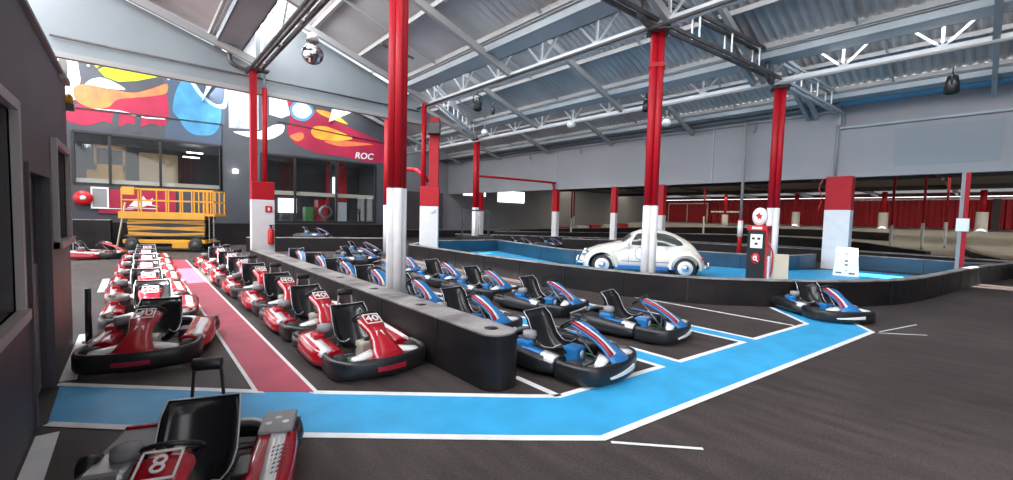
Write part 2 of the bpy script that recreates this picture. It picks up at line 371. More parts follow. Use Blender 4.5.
# cross girders between columns
def girder(a, b, lab, h=.62, m='darksteel', step=1.55):
    a, b = V(a), V(b); t = empty('cross_girder', (a + b) / 2); tag(t, lab, 'girder'); L = (b - a); c0 = -L / 2; d = L.normalized(); sd = V((-d.y, d.x, 0))
    for s in (-.1, .1):
        MB().bar(c0 + sd * s, -c0 + sd * s, .06, .09).build('bottom_chord', M[m], t)
        MB().bar(c0 + sd * s + V((0, 0, h)), -c0 + sd * s + V((0, 0, h)), .06, .09).build('top_chord', M[m], t)
    n = int(L.length / step)
    for k in range(1, n):
        p = c0 + d * (L.length * k / n)
        for s in (-.1, .1): MB().bar(p + sd * s, p + sd * s + V((0, 0, h)), .035, .035).build('strut', M['whitesteel'], t)
    return t
girder((3.05, 5.6, ZV + .05), (9.15, 5.3, ZV + .05), 'dark cross girder left of the red column in front of the car')
girder((9.15, 5.3, ZV + .05), (15.4, 4.6, ZV + .05), 'dark cross girder from the car column to the fuel pump column')
girder((15.4, 4.6, ZV + .05), (21.7, 4.2, ZV + .05), 'cross girder from the fuel pump column to the grey wall', m='gutter')
girder((9.15, 15.0, ZV + .05), (15.4, 20.2, ZV + .05), 'cross girder beyond the double red column', m='whitesteel')
# bent drain pipes at column heads
def drain(x, y, lab, s=1):
    t = MB().tube(smooth_path([(-.7 * s, .1, .55), (-.7 * s, .1, .1), (-.6 * s, .1, -.05), (-.25 * s, .1, -.12), (.05, .05, -.12)], 4), .075, 8).build('drain_pipe', M['darksteel'])
    t.location = (x, y, ZV + .02); tag(t, lab, 'pipe')
drain(9.1, 5.2, 'dark bent drain pipe at the head of the column before the car')
drain(15.3, 4.6, 'dark bent drain pipe at the head of the fuel pump column')
drain(3.0, 15.5, 'bent drain pipe at the head of the twin red posts')
# hanging grey screen across the hall with its bottom rail
ws = MB(); zt = lambda x, xb: ZV + .15 + SLOPE * (xb - x)
for xa, xb in bays[1:3]:
    ws.add([(xa, 15.85, 5.66), (xb, 15.85, 5.66), (xb, 15.85, ZV + .1), (xa, 15.85, ZV + .1 + SLOPE * (xb - xa)),
            (xa, 15.93, 5.66), (xb, 15.93, 5.66), (xb, 15.93, ZV + .1), (xa, 15.93, ZV + .1 + SLOPE * (xb - xa))],
           [(0, 1, 2, 3), (7, 6, 5, 4), (0, 4, 5, 1), (1, 5, 6, 2), (2, 6, 7, 3), (3, 7, 4, 0)])
ws.box((-9.2, 15.85, 5.66), (-3.15, 15.93, 8.6))
scr = struct(ws.build('wall_hanging_screen', M['screen'])); scr.name = 'wall_back_upper'
MB().box((-9, 15.78, 5.56), (9.15, 15.98, 5.70)).build('bottom_rail', M['purlin'], scr)
MB().tube([(-1.5, 15.75, 6.05), (8.9, 15.75, 6.05)], .03, 6).build('tie_rod', M['darksteel'], scr)

# ------------------------------------------------------------------ mural wall at the back
WY = 26.
def wall_with_holes(x0, x1, z0, z1, y0, y1, holes):
    b = MB(); xs = sorted({x0, x1} | {h[0] for h in holes} | {h[1] for h in holes})
    for a, c_ in zip(xs[:-1], xs[1:]):
        zz = [z0]
        for h in sorted([h for h in holes if h[0] <= a + 1e-6 and h[1] >= c_ - 1e-6], key=lambda h: h[2]): zz += [h[2], h[3]]
        zz.append(z1)
        for p, q in zip(zz[::2], zz[1::2]):
            if q - p > 1e-4: b.box((a, y0, p), (c_, y1, q))
    return b
mw_ = struct(wall_with_holes(-5, 12.7, 0, 9.2, WY, WY + .25, [(-1.9, 3.42, 2.78, 5.0), (5.2, 11.65, 1.22, 4.88)]).build('wall_back', M['mural']))
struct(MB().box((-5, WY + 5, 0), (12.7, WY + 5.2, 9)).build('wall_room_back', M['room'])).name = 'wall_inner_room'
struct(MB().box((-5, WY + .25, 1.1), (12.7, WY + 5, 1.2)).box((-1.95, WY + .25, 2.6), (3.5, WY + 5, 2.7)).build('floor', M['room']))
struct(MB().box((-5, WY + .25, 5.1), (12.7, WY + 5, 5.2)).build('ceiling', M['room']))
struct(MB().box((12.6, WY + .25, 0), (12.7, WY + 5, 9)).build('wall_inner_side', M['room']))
def shape(name, pts, m, k=1, par=mw_):
    if m in ('crimson', 'orange', 'mblue', 'myellow', 'palebl') or 'oval' in name or 'swoosh' in name or 'peak' in name:
        n = len(pts); out = []
        for i in range(n):
            p0, p1, p2, p3 = (V((*pts[(i + q) % n], 0)) for q in (-1, 0, 1, 2))
            for j in range(4):
                t = j / 4; v = p1 + (p2 - p1) * t
                out.append(v)
        for _ in range(2): out = [(out[i - 1] + out[i] * 2 + out[(i + 1) % len(out)]) / 4 for i in range(len(out))]
        pts = [(v.x, v.y) for v in out]
    return MB().poly([(x, WY - .004 * k, z) for x, z in pts], (0, .003, 0)).build(name, M[m], par)
shape('mural_white_field', [(-5, 8.6), (-1.75, 8.6), (-1.6, 7.2), (-1.75, 6.35), (-2.2, 6.0), (-5, 6.0)], 'mwhite')
shape('mural_navy_field', [(1.15, 8.6), (3.7, 8.6), (3.5, 5.1), (1.2, 5.1)], 'navy')
shape('mural_lime_shape', [(-1.3, 8.15), (-.85, 8.1), (-1.1, 7.8)], 'lime', 2)
shape('mural_lime_shape', [(-1.05, 7.75), (-.65, 8.1), (.0, 8.1), (.95, 7.9), (.2, 7.55), (-.4, 7.38), (-.85, 7.5)], 'lime', 2)
shape('mural_white_peak', [(-1.6, 6.85), (-1.3, 7.3), (-.95, 7.45), (-.55, 7.35), (-.05, 7.05), (-1.0, 7.0)], 'mwhite', 2)
shape('mural_orange_shape', [(-1.85, 6.5), (-1.8, 6.9), (-1.5, 7.05), (-.7, 7.0), (.1, 6.95), (.8, 7.35), (1.35, 7.75), (1.3, 7.2), (.8, 7.0), (.2, 6.8), (-.5, 6.6), (-.7, 6.2), (-1.2, 6.0), (-1.7, 6.2)], 'orange', 4)
shape('mural_crimson_shape', [(-2.2, 5.5), (-2.1, 5.95), (-1.7, 6.15), (-.9, 6.35), (-.3, 6.7), (.6, 6.95), (1.3, 7.4), (1.35, 5.95), (1.1, 5.6), (.7, 5.75), (.3, 5.45), (-.1, 5.65), (-.4, 5.35), (-.9, 5.6), (-1.4, 5.25), (-1.9, 5.3)], 'crimson', 3)
shape('mural_white_stroke', [(-1.2, 6.05), (-.4, 6.12), (.5, 5.98), (1.2, 6.05), (1.2, 5.98), (.5, 5.92), (-.4, 6.04), (-1.2, 5.98)], 'mwhite', 5)
for x in (-.6, .15): shape('mural_grey_stripe', [(x, 6.0), (x + .2, 6.0), (x + .15, 5.2), (x - .1, 5.2)], 'mural', 5)
shape('mural_blue_figure', [(1.45, 6.4), (1.6, 7.4), (1.95, 8.2), (2.3, 8.05), (2.7, 7.3), (3.2, 6.95), (3.45, 7.0), (3.4, 6.1), (3.1, 5.5), (2.3, 5.4), (1.9, 5.7), (1.75, 6.1)], 'mblue', 3)
shape('mural_pale_outline', [(2.0, 8.2), (2.25, 8.15), (2.7, 7.4), (3.2, 7.05), (3.55, 7.15), (3.6, 8.2), (3.7, 8.2), (3.7, 6.9), (3.2, 6.9), (2.6, 7.25)], 'palebl', 4)
shape('mural_block_patch', [(3.75, 8.3), (5.1, 8.4), (5.1, 6.1), (3.75, 6.0)], 'brick', 1)
shape('mural_white_swoosh', [(3.75, 5.85), (5.2, 6.0), (5.8, 6.5), (6.4, 6.6), (6.3, 6.1), (5.6, 5.6), (4.5, 5.65)], 'mwhite', 2)
shape('mural_white_shape', [(5.6, 8.4), (6.9, 8.4), (6.9, 7.3), (6.2, 6.9), (5.6, 7.0)], 'mwhite', 2)
shape('mural_crimson_shape', [(6.3, 8.6), (7.4, 8.4), (7.7, 7.7), (8.9, 7.3), (10.2, 6.9), (12.6, 6.3), (12.6, 5.1), (11.0, 5.0), (9.6, 5.2), (8.0, 5.2), (6.8, 5.6), (6.4, 6.3), (6.7, 7.0)], 'crimson', 3)
shape('mural_white_oval', [(6.7, 7.5), (7.0, 7.95), (7.6, 7.9), (7.85, 7.5), (7.4, 7.05), (6.9, 7.1)], 'mwhite', 5)
shape('mural_navy_rim', [(6.55, 7.5), (6.95, 8.1), (7.7, 8.05), (8.0, 7.5), (7.45, 6.9), (6.8, 6.95)], 'mblue', 4)
shape('mural_yellow_band', [(7.9, 7.7), (8.6, 7.75), (9.4, 7.5), (10.0, 7.1), (9.2, 7.25), (8.3, 7.45)], 'myellow', 5)
shape('mural_yellow_oval', [(7.7, 6.4), (7.9, 6.75), (8.6, 6.85), (9.6, 6.6), (10.3, 6.35), (9.5, 6.1), (8.4, 6.0), (7.9, 6.1)], 'myellow', 5)
shape('mural_orange_shape', [(6.5, 6.0), (7.3, 6.35), (7.4, 6.0), (7.0, 5.7)], 'orange', 5)
shape('mural_orange_shape', [(8.2, 5.95), (9.8, 6.15), (11.8, 6.2), (10.5, 5.95), (9.4, 5.75)], 'orange', 5)
for a, b in (((-2.1, 5.98), (3.47, 6.12)), ((3.47, 6.12), (3.42, 5.0)), ((6.0, 6.7), (12.6, 6.3))): MB().bar((a[0], WY - .04, a[1]), (b[0], WY - .04, b[1]), .03, .05).build('panel_joint', M['black'], mw_)
text_mesh('ROC', .55, M['mwhite'], 'graffiti_letters', mw_, frame_mtx((10.9, WY - .03, 5.35), (1, 0, .03), (0.2, 0, 1)), .004, .01)
struct(MB().box((-9, 16.1, 9.2), (12.7, 26.2, 9.25)).build('ceiling', M['frosted']))
# small dots
for x, z in ((-1.35, 7.85), (-.95, 8.0), (1.35, 7.9)): MB().lathe([(.001, 0), (.05, 0), (.05, .01), (.001, .01)], (x, WY - .02, z), 'y', 10).build('mural_dot', M['mwhite'], mw_)
# window sets
def bigwin(n, x0, x1, z0, z1, mull, bandz):
    b = MB()
    for x in [x0] + mull + [x1]: b.box((x - .05, WY - .03, z0), (x + .05, WY + .12, z1))
    b.box((x0, WY - .03, z0 - .05), (x1, WY + .12, z0 + .05)).box((x0, WY - .03, z1 - .05), (x1, WY + .12, z1 + .05))
    o = struct(b.build('window_%d' % n, M['black']))
    MB().box((x0 + .05, WY + .14, z0 + .05), (x1 - .05, WY + .15, z1 - .05)).build('pane', M['glass'], o)
    MB().box((x0 + .05, WY + .18, bandz), (x1 - .05, WY + .5, bandz + .22)).build('window_sill', M['sill'], o)
bigwin(8, -1.9, 3.42, 2.78, 5.0, [-.75, 1.0, 3.38], 2.8)
bigwin(9, 5.2, 11.65, 1.22, 4.88, [6.9, 9.2], 2.72)
# things in the lit rooms
def thing_box(name, a, b, m, lab, cat, group=None): 
    c = (V(a) + V(b)) / 2; c.z = a[2]; bx = MB().box(V(a) - c, V(b) - c).build(name, M[m], None, .015); bx.location = c; return tag(bx, lab, cat, group)
cabn = empty('machine_cab', (-.6, 28.2, 2.7)); tag(cabn, 'yellow machine cab seen behind the upper left glass', 'machine')
MB().box((-1.0, -.5, .2), (.35, .5, .8)).build('body', M['yellow'], cabn, .03)
MB().box((-.75, -.5, .8), (-.65, .5, 2.0)).box((.25, -.5, .8), (.35, .5, 2.0)).box((-.75, -.5, 1.85), (.35, .5, 2.0)).box((-.25, -.5, .8), (-.17, .5, 1.9)).box((-.75, -.5, .75), (.35, .5, 1.1)).build('cab_frame', M['yellow'], cabn)
MB().box((-.65, .3, 1.1), (.25, .34, 1.85)).build('rear_panel', M['dark'], cabn)
thing_box('plywood_crate', (.25, 27.6, 3.05), (1.75, 28.6, 4.5), 'wood', 'plywood crate beside the yellow cab behind the glass', 'crate')
thing_box('crate_stand', (.3, 27.7, 2.7), (1.7, 28.5, 3.04), 'dark', 'dark stand under the plywood crate behind the glass', 'stand')
for k, (x, z) in enumerate(((2.5, 4.75), (2.35, 4.5))):
    tag(MB().box((x - .35, 28, z), (x + .35, 28.2, z + .04)).build('ceiling_lamp', M['lamp']), ('upper', 'lower')[k] + ' slim lamp glowing behind the upper left glass', 'lamp')
for k, (x, z, w, h, lab) in enumerate(((6.15, 1.7, .9, .95, 'bright poster panel behind the right-hand window, nearest the column'), (7.7, 1.7, 1.1, .95, 'bright poster panel behind the right-hand window, centre left'), (11.0, 3.0, .7, 1.3, 'bright panel behind the right end of the window'))):
    tag(MB().box((x - w / 2, 30.8, z), (x + w / 2, 30.9, z + h)).build('lightbox', M['winlit']), lab, 'lightbox')
thing_box('green_rack', (8.3, 29, 1.2), (8.8, 29.6, 2.1), 'leaf', 'green rack behind the right-hand window', 'rack')
thing_box('red_cabinet', (8.95, 28.6, 1.2), (9.6, 29.4, 2.6), 'extred', 'red cabinet behind the right-hand window', 'cabinet')
cst = empty('inner_column', (10.1, 27.6, 1.2)); tag(cst, 'red and white column inside the room behind the right-hand window', 'column')
MB().box((-.25, -.2, 0), (.25, .2, 1.25)).build('white_base', M['basewhite'], cst); MB().box((-.25, -.2, 1.25), (.25, .2, 3.85)).build('red_shaft', M['postred'], cst)
tag(MB().box((9.05, 27.2, 2.0), (9.2, 27.3, 5.0)).build('inner_post', M['postred']), 'thin red post inside the room behind the right-hand window', 'post')
wl_ = MB().lathe([(.3, -.05), (.42, -.05), (.42, .05), (.3, .05), (.3, -.05)], (0, 0, .62), 'y', 20).tube([(0, .08, 0), (0, .08, .3)], .05)
o = wl_.build('wheel_display', M['alu']); o.location = (8.9, 27.0, 1.2); tag(o, 'round silver wheel display behind the right-hand window', 'wheel')
# red advertising panel and wall things below the upper left window
sg = empty('painted_sign', (.2, WY - .05, -.15)); tag(sg, 'red panel with a white scrawl on the back wall behind the yellow lift', 'sign')
MB().box((-1.35, -.03, 1.65), (1.35, .03, 2.72)).build('board', M['crimson'], sg)
MB().box((-1.3, -.045, 1.85), (-.2, -.03, 1.88)).build('rule', M['mwhite'], sg)
MB().poly([(-.35, -.05, 2.0), (-.1, -.05, 2.35), (.05, -.05, 2.2), (.15, -.05, 2.5), (.3, -.05, 2.25), (.5, -.05, 2.4), (.45, -.05, 2.1), (.75, -.05, 2.0), (.3, -.05, 2.05), (.1, -.05, 1.95)], (0, .004, 0)).build('scrawl', M['mwhite'], sg)
MB().bar((-.4, -.05, 1.93), (.6, -.05, 1.9), .004, .04).build('underline', M['mwhite'], sg)
struct(MB().box((-5, WY - .6, 0), (12.7, WY, 1.1)).build('trim_1', M['plastic']))
hr = empty('hose_reel', (-1.62, WY - .15, 2.15)); hr.scale = (.82, 1, .82); tag(hr, 'round red hose reel on the back wall beyond the booth', 'hose reel')
MB().lathe([(.12, -.14), (.36, -.14), (.38, -.1), (.38, .1), (.36, .14), (.12, .14), (.12, -.14)], ax='y', n=22).build('drum', M['extred'], hr)
MB().lathe([(.01, -.16), (.12, -.16), (.12, .12), (.01, .12)], ax='y', n=14).build('hub', M['white'], hr)
wf = empty('wall_box', (-1.1, WY - .08, 1.7)); wf.scale = (.8, 1, 1); tag(wf, 'grey wall box with a pale frame between the hose reel and the red panel', 'box')
MB().box((-.36, -.05, 0), (-.29, .08, .95)).box((.29, -.05, 0), (.36, .08, .95)).box((-.29, -.05, 0), (.29, .08, .07)).box((-.29, -.05, .88), (.29, .08, .95)).build('frame', M['white'], wf)
MB().box((-.29, -.04, .07), (.29, .02, .88)).build('door', M['grey'], wf)
tag(MB().box((3.9, WY - .2, 3.7), (4.1, WY - .02, 3.9)).build('emergency_light', M['lamp']), 'small lit emergency light on the dark wall left of the twin red posts', 'light')
# ------------------------------------------------------------------ right hand wall (upper wall with open hall below)
wr = MB().box((21.8, 4.2, 3.75), (22.0, 33, 7.3)).box((21.8, -9, 3.75), (22.0, 4.2, 5.78)).box((22.1, -9, 5.7), (22.25, 4.2, 7.6)).box((22.0, 4.1, 5.7), (22.25, 4.2, 7.2))
wr_ = struct(wr.build('wall_right', M['greywall']))
MB().box((21.7, -9, 5.72), (22.1, 4.2, 5.80)).build('ledge', M['gutter'], wr_)
MB().box((21.35, -9, 6.70), (22.1, 4.2, 7.08)).build('blue_lit_gutter', M['bluelit'], wr_)  # gutter along the wall; the blue light on it is put into its colour
MB().box((21.68, 4.2, 6.42), (21.8, 33, 6.5)).box((21.62, 4.2, 6.6), (21.8, 33, 6.72)).build('top_rail', M['gutter'], wr_)
MB().box((21.3, 4.2, 7.1), (22, 33, 7.14)).box((21.3, -9, 7.12), (22.3, 4.2, 7.16)).build('cap_flashing', M['gutter'], wr_)
MB().box((21.785, -.2, 4.12), (21.8, 2.5, 5.5)).build('panel', M['greypanel'], wr_)
for y in (4.22, 9.25, 19.7, 28): MB().box((21.77, y - .035, 3.76), (21.8, y + .035, 6.5)).build('joint_cover', M['gutter'], wr_)
MB().tube([(21.72, 4.25, 3.7), (21.72, 4.25, 5.9)], .045).build('downpipe', M['grey'], wr_)
for y, z in ((7.2, 6.15), (12.8, 6.15), (17.4, 6.15), (22, 6.1)): MB().bar((21.5, y, z + .15), (21.75, y + .2, z - .15), .05, .05).build('bracket', M['grey'], wr_)
be = struct(MB().box((12.7, 33, 0), (22, 33.2, 9)).build('wall_end', M['greywall']))
struct(MB().box((22, 33, 0), (62, 33.2, 5.6)).build('wall_outer_back', M['greywall']))
for k, (x0_, x1_, z0_, z1_) in enumerate(((23.5, 26.2, 3.75, 4.25), (27.8, 31.5, 3.3, 4.45))):
    struct(MB().box((x0_, 32.94, z0_), (x1_, 32.99, z1_)).build('window_%d' % (10 + k), M['winlit']))
struct(MB().box((3.5, -7.8, 0), (22, -7.6, 9)).build('wall_unseen_front', M['greywall']))  # unseen wall, added to block sky light from behind on the right
struct(MB().box((22.25, -9, 0), (22.4, -3.2, 9)).build('wall_front_right', M['greywall'])).name = 'wall_side'
# dark store partition left of the end wall
struct(MB().box((12.7, 31.5, 0), (20.3, 31.6, 3.7)).build('wall_partition', M['booth']))
# red far wall, corrugated
rw = MB(); n = 520; ra = []; rb = []
for i in range(n + 1):
    y = -24 + 57 * i / n; dx = .06 * (1 if (i // 2) % 2 else -1)
    ra.append(V((58 + dx, y, 1.3))); rb.append(V((58 + dx, y, 4.75)))
rw.loft([ra, rb], cap=False, ringclosed=False, smooth=False)
rwo = struct(rw.build('wall_outer_right', M['wallred']))
MB().box((57.6, -6, 4.45), (57.8, 11, 4.62)).build('head_rail', M['white'], rwo)
for y in (10.8, -.5, -6): MB().box((57.5, y - .25, 1.5), (57.8, y + .25, 4.5)).build('dark_post', M['outroof'], rwo)
# outer roof slabs with daylight slots
for k, (a, b_, z) in enumerate(((22.3, 36.8, 5.15), (39.6, 48.6, 5.2), (51.4, 62, 5.35))):
    c = struct(MB().box((a, -25, z), (b_, 33, z + .08)).build('ceiling', M['outroof']))
    MB().box((b_ - .4, -25, z - .35), (b_ - .15, 33, z + .05)).build('edge_beam', M['outroof'], c)
    for y in range(-22, 32, 6): MB().box((a, y, z - .3), (b_, y + .15, z - .05)).build('rafter', M['outroof'], c)

for k, (a, b_) in enumerate(((36.8, 39.6), (48.6, 51.4))): struct(MB().box((a, -25, 5.24), (b_, 33, 5.26)).build('window_%d' % (14 + k), M['translucent']))
# ------------------------------------------------------------------ columns
def clover(w, z0, z1, n=10):
    b = MB(); r = w * .29
    for sx in (-1, 1):
        for sy in (-1, 1):
            b.lathe([(r, z0), (r, z1)], (sx * w * .24, sy * w * .24, 0), 'z', n)
    return b.box((-w * .2, -w * .2, z0 + .002), (w * .2, w * .2, z1 - .002))
def column(x, y, w, lab, zw=2.2, top=6.25, rot=0., plate=True):
    t = empty('column', (x, y, 0), rot); tag(t, lab, 'column')
    clover(w * 1.06, 0, zw).box((-w * .38, -w * .38, .001), (w * .38, w * .38, zw - .004)).build('white_base', M['basewhite'], t); clover(w, zw, top).build('red_shaft', M['postred'], t)
    if plate: MB().box((-w * .8, -w * .8, top - .03), (w * .8, w * .8, top + .05)).build('head_plate', M['darksteel'], t)
    return t
c1 = column(3.26, 6.45, .25, 'tall red column with white base rising from the end of the low barrier, nearest of all', 2.22, 6.25, .6)
c2 = column(9.25, 5.32, .30, 'red column with white base standing in front of the cream car', 2.15, 6.2, .6)
MB().box((-.17, -.17, 5.35), (.17, .17, 5.45)).build('collar', M['postred'], c2)
c3 = column(15.5, 4.58, .31, 'red column with white base standing behind the fuel pump', 2.3, 6.1, .4)
c4 = column(15.35, 20.25, .3, 'slim red column far off near the grey wall, joined to a red cross pipe', 2.3, 6.3)
MB().tube(smooth_path([(0, 0, 4.2), (5.9, -.5, 4.2), (6.2, -.52, 4.1), (6.25, -.55, 3.7)], 4), .07, 8).build('cross_pipe', M['postred'], c4)
c5 = column(8.85, 18.4, .3, 'red and white column half hidden behind the nearest red column', 2.2, 6.25)
MB().tube(smooth_path([(0, 0, 3.0), (0, -.3, 3.6), (.1, -.8, 3.75), (.2, -2.2, 3.7), (.2, -3.2, 3.2)], 4), .09, 8).build('cross_pipe', M['postred'], c5)
# twin posts far end of low barrier
t = empty('twin_column', (3.13, 15.5, 0), .0); tag(t, 'twin slim red posts on a wide red and white pedestal by the yellow lift', 'column')
MB().box((-.33, -.14, 0), (.33, .14, 2.15)).build('white_base', M['basewhite'], t, .02); MB().box((-.33, -.14, 2.15), (.33, .14, 2.72)).build('red_collar', M['postred'], t, .02)
MB().box((-.33, -.1, 2.72), (-.15, .1, 6.25)).build('post', M['postred'], t); MB().lathe([(.075, 2.72), (.075, 5.7)], (.08, 0, 0)).build('post', M['postred'], t)
MB().lathe([(.03, 5.7), (.03, 6.2)], (.08, 0, 0)).build('rod', M['grey'], t); MB().box((-.4, -.15, 6.2), (.2, .15, 6.26)).build('head_plate', M['darksteel'], t)
t = empty('extinguisher_sign', (3.28, 15.345, 1.85)); tag(t, 'small square red sign on the white pedestal above the fire extinguisher', 'sign')
MB().box((-.1, -.01, -.1), (.1, .01, .1)).build('plate', M['extred'], t); MB().box((-.03, -.014, -.05), (.03, -.01, .05)).build('pictogram', M['white'], t)
t = empty('fire_extinguisher', (3.32, 15.25, .72)); tag(t, 'red fire extinguisher hung on the white pedestal of the twin posts', 'fire extinguisher')
MB().lathe([(.005, 0), (.09, 0), (.095, .03), (.095, .42), (.07, .5), (.03, .53)], n=16).build('cylinder', M['extred'], t)
MB().box((-.03, -.03, .52), (.03, .03, .6)).box((-.06, -.015, .6), (.1, .015, .63)).build('valve', M['black'], t); MB().tube(smooth_path([(.05, 0, .56), (.13, 0, .5), (.13, 0, .2)], 4), .012).build('hose', M['black'], t)
# double column px 430
t = empty('double_column', (9.05, 15.05, 0), -.65); tag(t, 'double red column with wide white base where the blue area barrier starts', 'column')
MB().box((-.36, -.18, 0), (.38, .18, 2.15)).build('white_base', M['basewhite'], t, .03); MB().box((-.36, -.18, 2.15), (.4, .18, 2.95)).build('red_collar', M['postred'], t, .02)
MB().lathe([(.1, 2.95), (.1, 6.25)], (-.26, 0, 0)).build('slim_post', M['postred'], t); MB().box((-.02, -.15, 2.95), (.36, .15, 5.7)).build('thick_post', M['postred'], t, .02)
MB().lathe([(.003, 0), (.12, 0), (.12, .03), (.003, .03)], (.15, -.21, 1.98), 'y', 20).build('dial', M['kwhite'], t)
t = MB().box((-.24, -.2, -.22), (.24, .2, .22)).build('loudspeaker', M['black'], None, .02); t.location = (8.98, 14.65, 5.2); t.rotation_euler = (0, 0, -.65); tag(t, 'square black loudspeaker mounted on the double red column', 'loudspeaker')
# posts below the grey wall
def under_post(x, y, w, lab, zw, top=3.78, z0=0., cat='column'):
    t = empty('wall_post', (x, y, z0)); tag(t, lab, cat); 
    MB().box((-w * .35, -w / 2, 0), (w * .35, w / 2, zw)).build('white_base', M['basewhite'], t); MB().box((-w * .35, -w / 2, zw), (w * .35, w / 2, top)).build('red_shaft', M['postred'], t)
    return t
pw = under_post(21.75, 4.05, .85, 'broad square pillar, crimson above and white below, under the grey wall', 2.42)
MB().tube(smooth_path([(-.4, .5, 3.7), (-.45, .62, 3.3), (-.42, .5, 2.9), (-.42, .62, 2.4)], 4), .02, 6).build('cable', M['extred'], pw)
under_post(21.9, 19.75, .42, 'red and white post under the wall joined to the red cross pipe', 2.25)
under_post(21.9, 15.0, .34, 'red and white post under the grey wall left of the cream car', 2.2)
under_post(21.9, 12.0, .5, 'red and white post under the grey wall just behind the car column', 2.1)
under_post(21.9, 28.2, .45, 'red and white post under the far end of the grey wall', 2.2)
t = empty('pipe_post', (21.4, 7.65, 0)); tag(t, 'tall thin grey pole reaching the roof between car and fuel pump', 'pole')
MB().lathe([(.06, 2.0), (.06, 6.5)]).build('shaft', M['grey'], t); MB().lathe([(.09, 0), (.09, 2.0)]).build('base', M['extred'], t); MB().lathe([(.11, 1.15), (.11, 1.9)]).build('sleeve', M['white'], t)
t = empty('pipe_post', (21.9, .55, 0)); tag(t, 'dark grey and red post with a white band at the right, under the grey wall', 'pole')
MB().box((-.1, .02, 0), (.1, .12, 3.75)).build('shaft', M['grey'], t); MB().box((-.1, -.1, 0), (.1, .02, 3.75)).build('red_shaft', M['postred'], t); MB().box((-.14, -.15, 1.7), (.14, .17, 2.15)).build('sleeve', M['white'], t)
outer = [(34, 3.75, .16, 1.55, 'thin red pole with white base beyond the broad pillar, first to its right'), (36, 2.56, .16, 1.6, 'thin red pole with white base beyond the barrier, second right of the broad pillar'), (37.5, 1.66, .16, 1.6, 'thin red pole with white base beyond the barrier, just left of the banded grey post'),
         (40, 17.5, .16, 1.6, 'thin red pole with white base in the outer hall right of the car column'), (33, 27.3, .16, 1.7, 'thin red pole with white base before the bright window of the outer hall'),
         (54, 13.75, .5, 1.6, 'dark red column with thick white sleeve in the outer hall, between pump and broad pillar'), (54, 6.6, .5, 1.6, 'dark red column with thick white sleeve right behind the broad pillar'), (54, .3, .5, 1.7, 'dark red column with thick white sleeve at the far right of the outer hall'),
         (52, 20.3, .45, 1.3, 'white based column under a white crossbar in the outer hall left of the pump'), (30, 25.1, .16, 1.7, 'thin red pole with white base between the two bright windows and the car')]
for x, y, w, zw, lab in outer:
    z0 = zr(x); t = empty('outer_pole', (x, y, z0)); tag(t, lab, 'column')
    ww = w * (1.5 if w > .3 else 1.)
    MB().lathe([(ww / 2 * 1.15, 0), (ww / 2, .15), (ww / 2, zw)], n=12).build('white_base', M['basewhite'], t); MB().lathe([(w / 2 * .8, zw), (w / 2 * .8, 5.1 - z0)], n=12).build('red_shaft', M['postred'], t)
    if y == 20.3: MB().box((-.1, -1.6, zw + .25), (.1, 1.6, zw + .4)).build('crossbar', M['white'], t)
fr = empty('framed_panel', (57.5, 27.5, 1.75)); tag(fr, 'red panel with a white frame against the far red wall', 'panel')
MB().box((0, -2.8, 0), (.1, -2.65, 2.6)).box((0, 2.65, 0), (.1, 2.8, 2.6)).box((0, -2.65, 2.45), (.1, 2.65, 2.6)).box((0, -.05, 0), (.1, .05, 2.45)).build('frame', M['white'], fr); MB().box((.05, -2.65, 0), (.08, 2.65, 2.45)).build('board', M['wallred'], fr)

# ------------------------------------------------------------------ barriers
def barrier(name, path, lab, h=.58, w=.2, side='plastic', top='dusty', inner=None, sub=5, smooth=True, seams=2.0):
    p = smooth_path([(x, y, 0) for x, y in path], sub) if smooth else [V((x, y, 0)) for x, y in path]
    c = sum(p, V()) / len(p); t = empty(name, (c.x, c.y, 0)); q = [a - c for a in p]; tag(t, lab, 'barrier')
    MB().sweep(q, [(-w / 2, 0), (w / 2, 0), (w / 2, h - .02), (-w / 2, h - .02)]).build('side_wall', M[side], t)
    MB().sweep(q, [(-w / 2 - .015, h - .02), (w / 2 + .015, h - .02), (w / 2 + .01, h + .01), (-w / 2 - .01, h + .01)]).build('top_strip', M[top], t)
    if inner:   # painted face on one side, +1 = right of path
        s = inner[1]; e = w / 2
        MB().sweep(q, [(s * e, .01), (s * (e + .012), .01), (s * (e + .012), h - .03), (s * e, h - .03)]).build('inner_face', M[inner[0]], t)
    if seams:
        acc = 0; b = MB()
        for a, bb in zip(q[:-1], q[1:]):
            acc += (bb - a).length
            if acc > seams:
                acc = 0; d = (bb - a).normalized(); MB().bar(bb + V((0, 0, .03)), bb + V((0, 0, h - .04)), w + .03, .03, up=d).build('seam_strap', M['black'], t)
    return t
# low block barrier between red and blue karts
lb = empty('block_barrier', (2.87, 9.6, 0)); tag(lb, 'long low black barrier with dusty flat top between the red and blue karts', 'barrier')
def round_rect(w, h, r, n=5):
    out = []
    for cx, cy, a0 in ((w / 2 - r, h / 2 - r, 0), (-w / 2 + r, h / 2 - r, PI / 2), (-w / 2 + r, -h / 2 + r, PI), (w / 2 - r, -h / 2 + r, 1.5 * PI)):
        for k in range(n + 1):
            a = a0 + PI / 2 * k / n; out.append((cx + r * math.cos(a), cy + r * math.sin(a)))
    return out
Lb = 11.95
rr = round_rect(.45, Lb, .2)
b = MB(); b.loft([[V((x, y, z)) for x, y in rr] for z in (0, .02, .54, .57)], smooth=False); b.build('wrap', M['plastic'], lb)
rr2 = round_rect(.42, Lb - .04, .18); b = MB(); b.loft([[V((x, y, z)) for x, y in rr2] for z in (.571, .585)], smooth=False); b.build('top_slab', M['dusty'], lb)
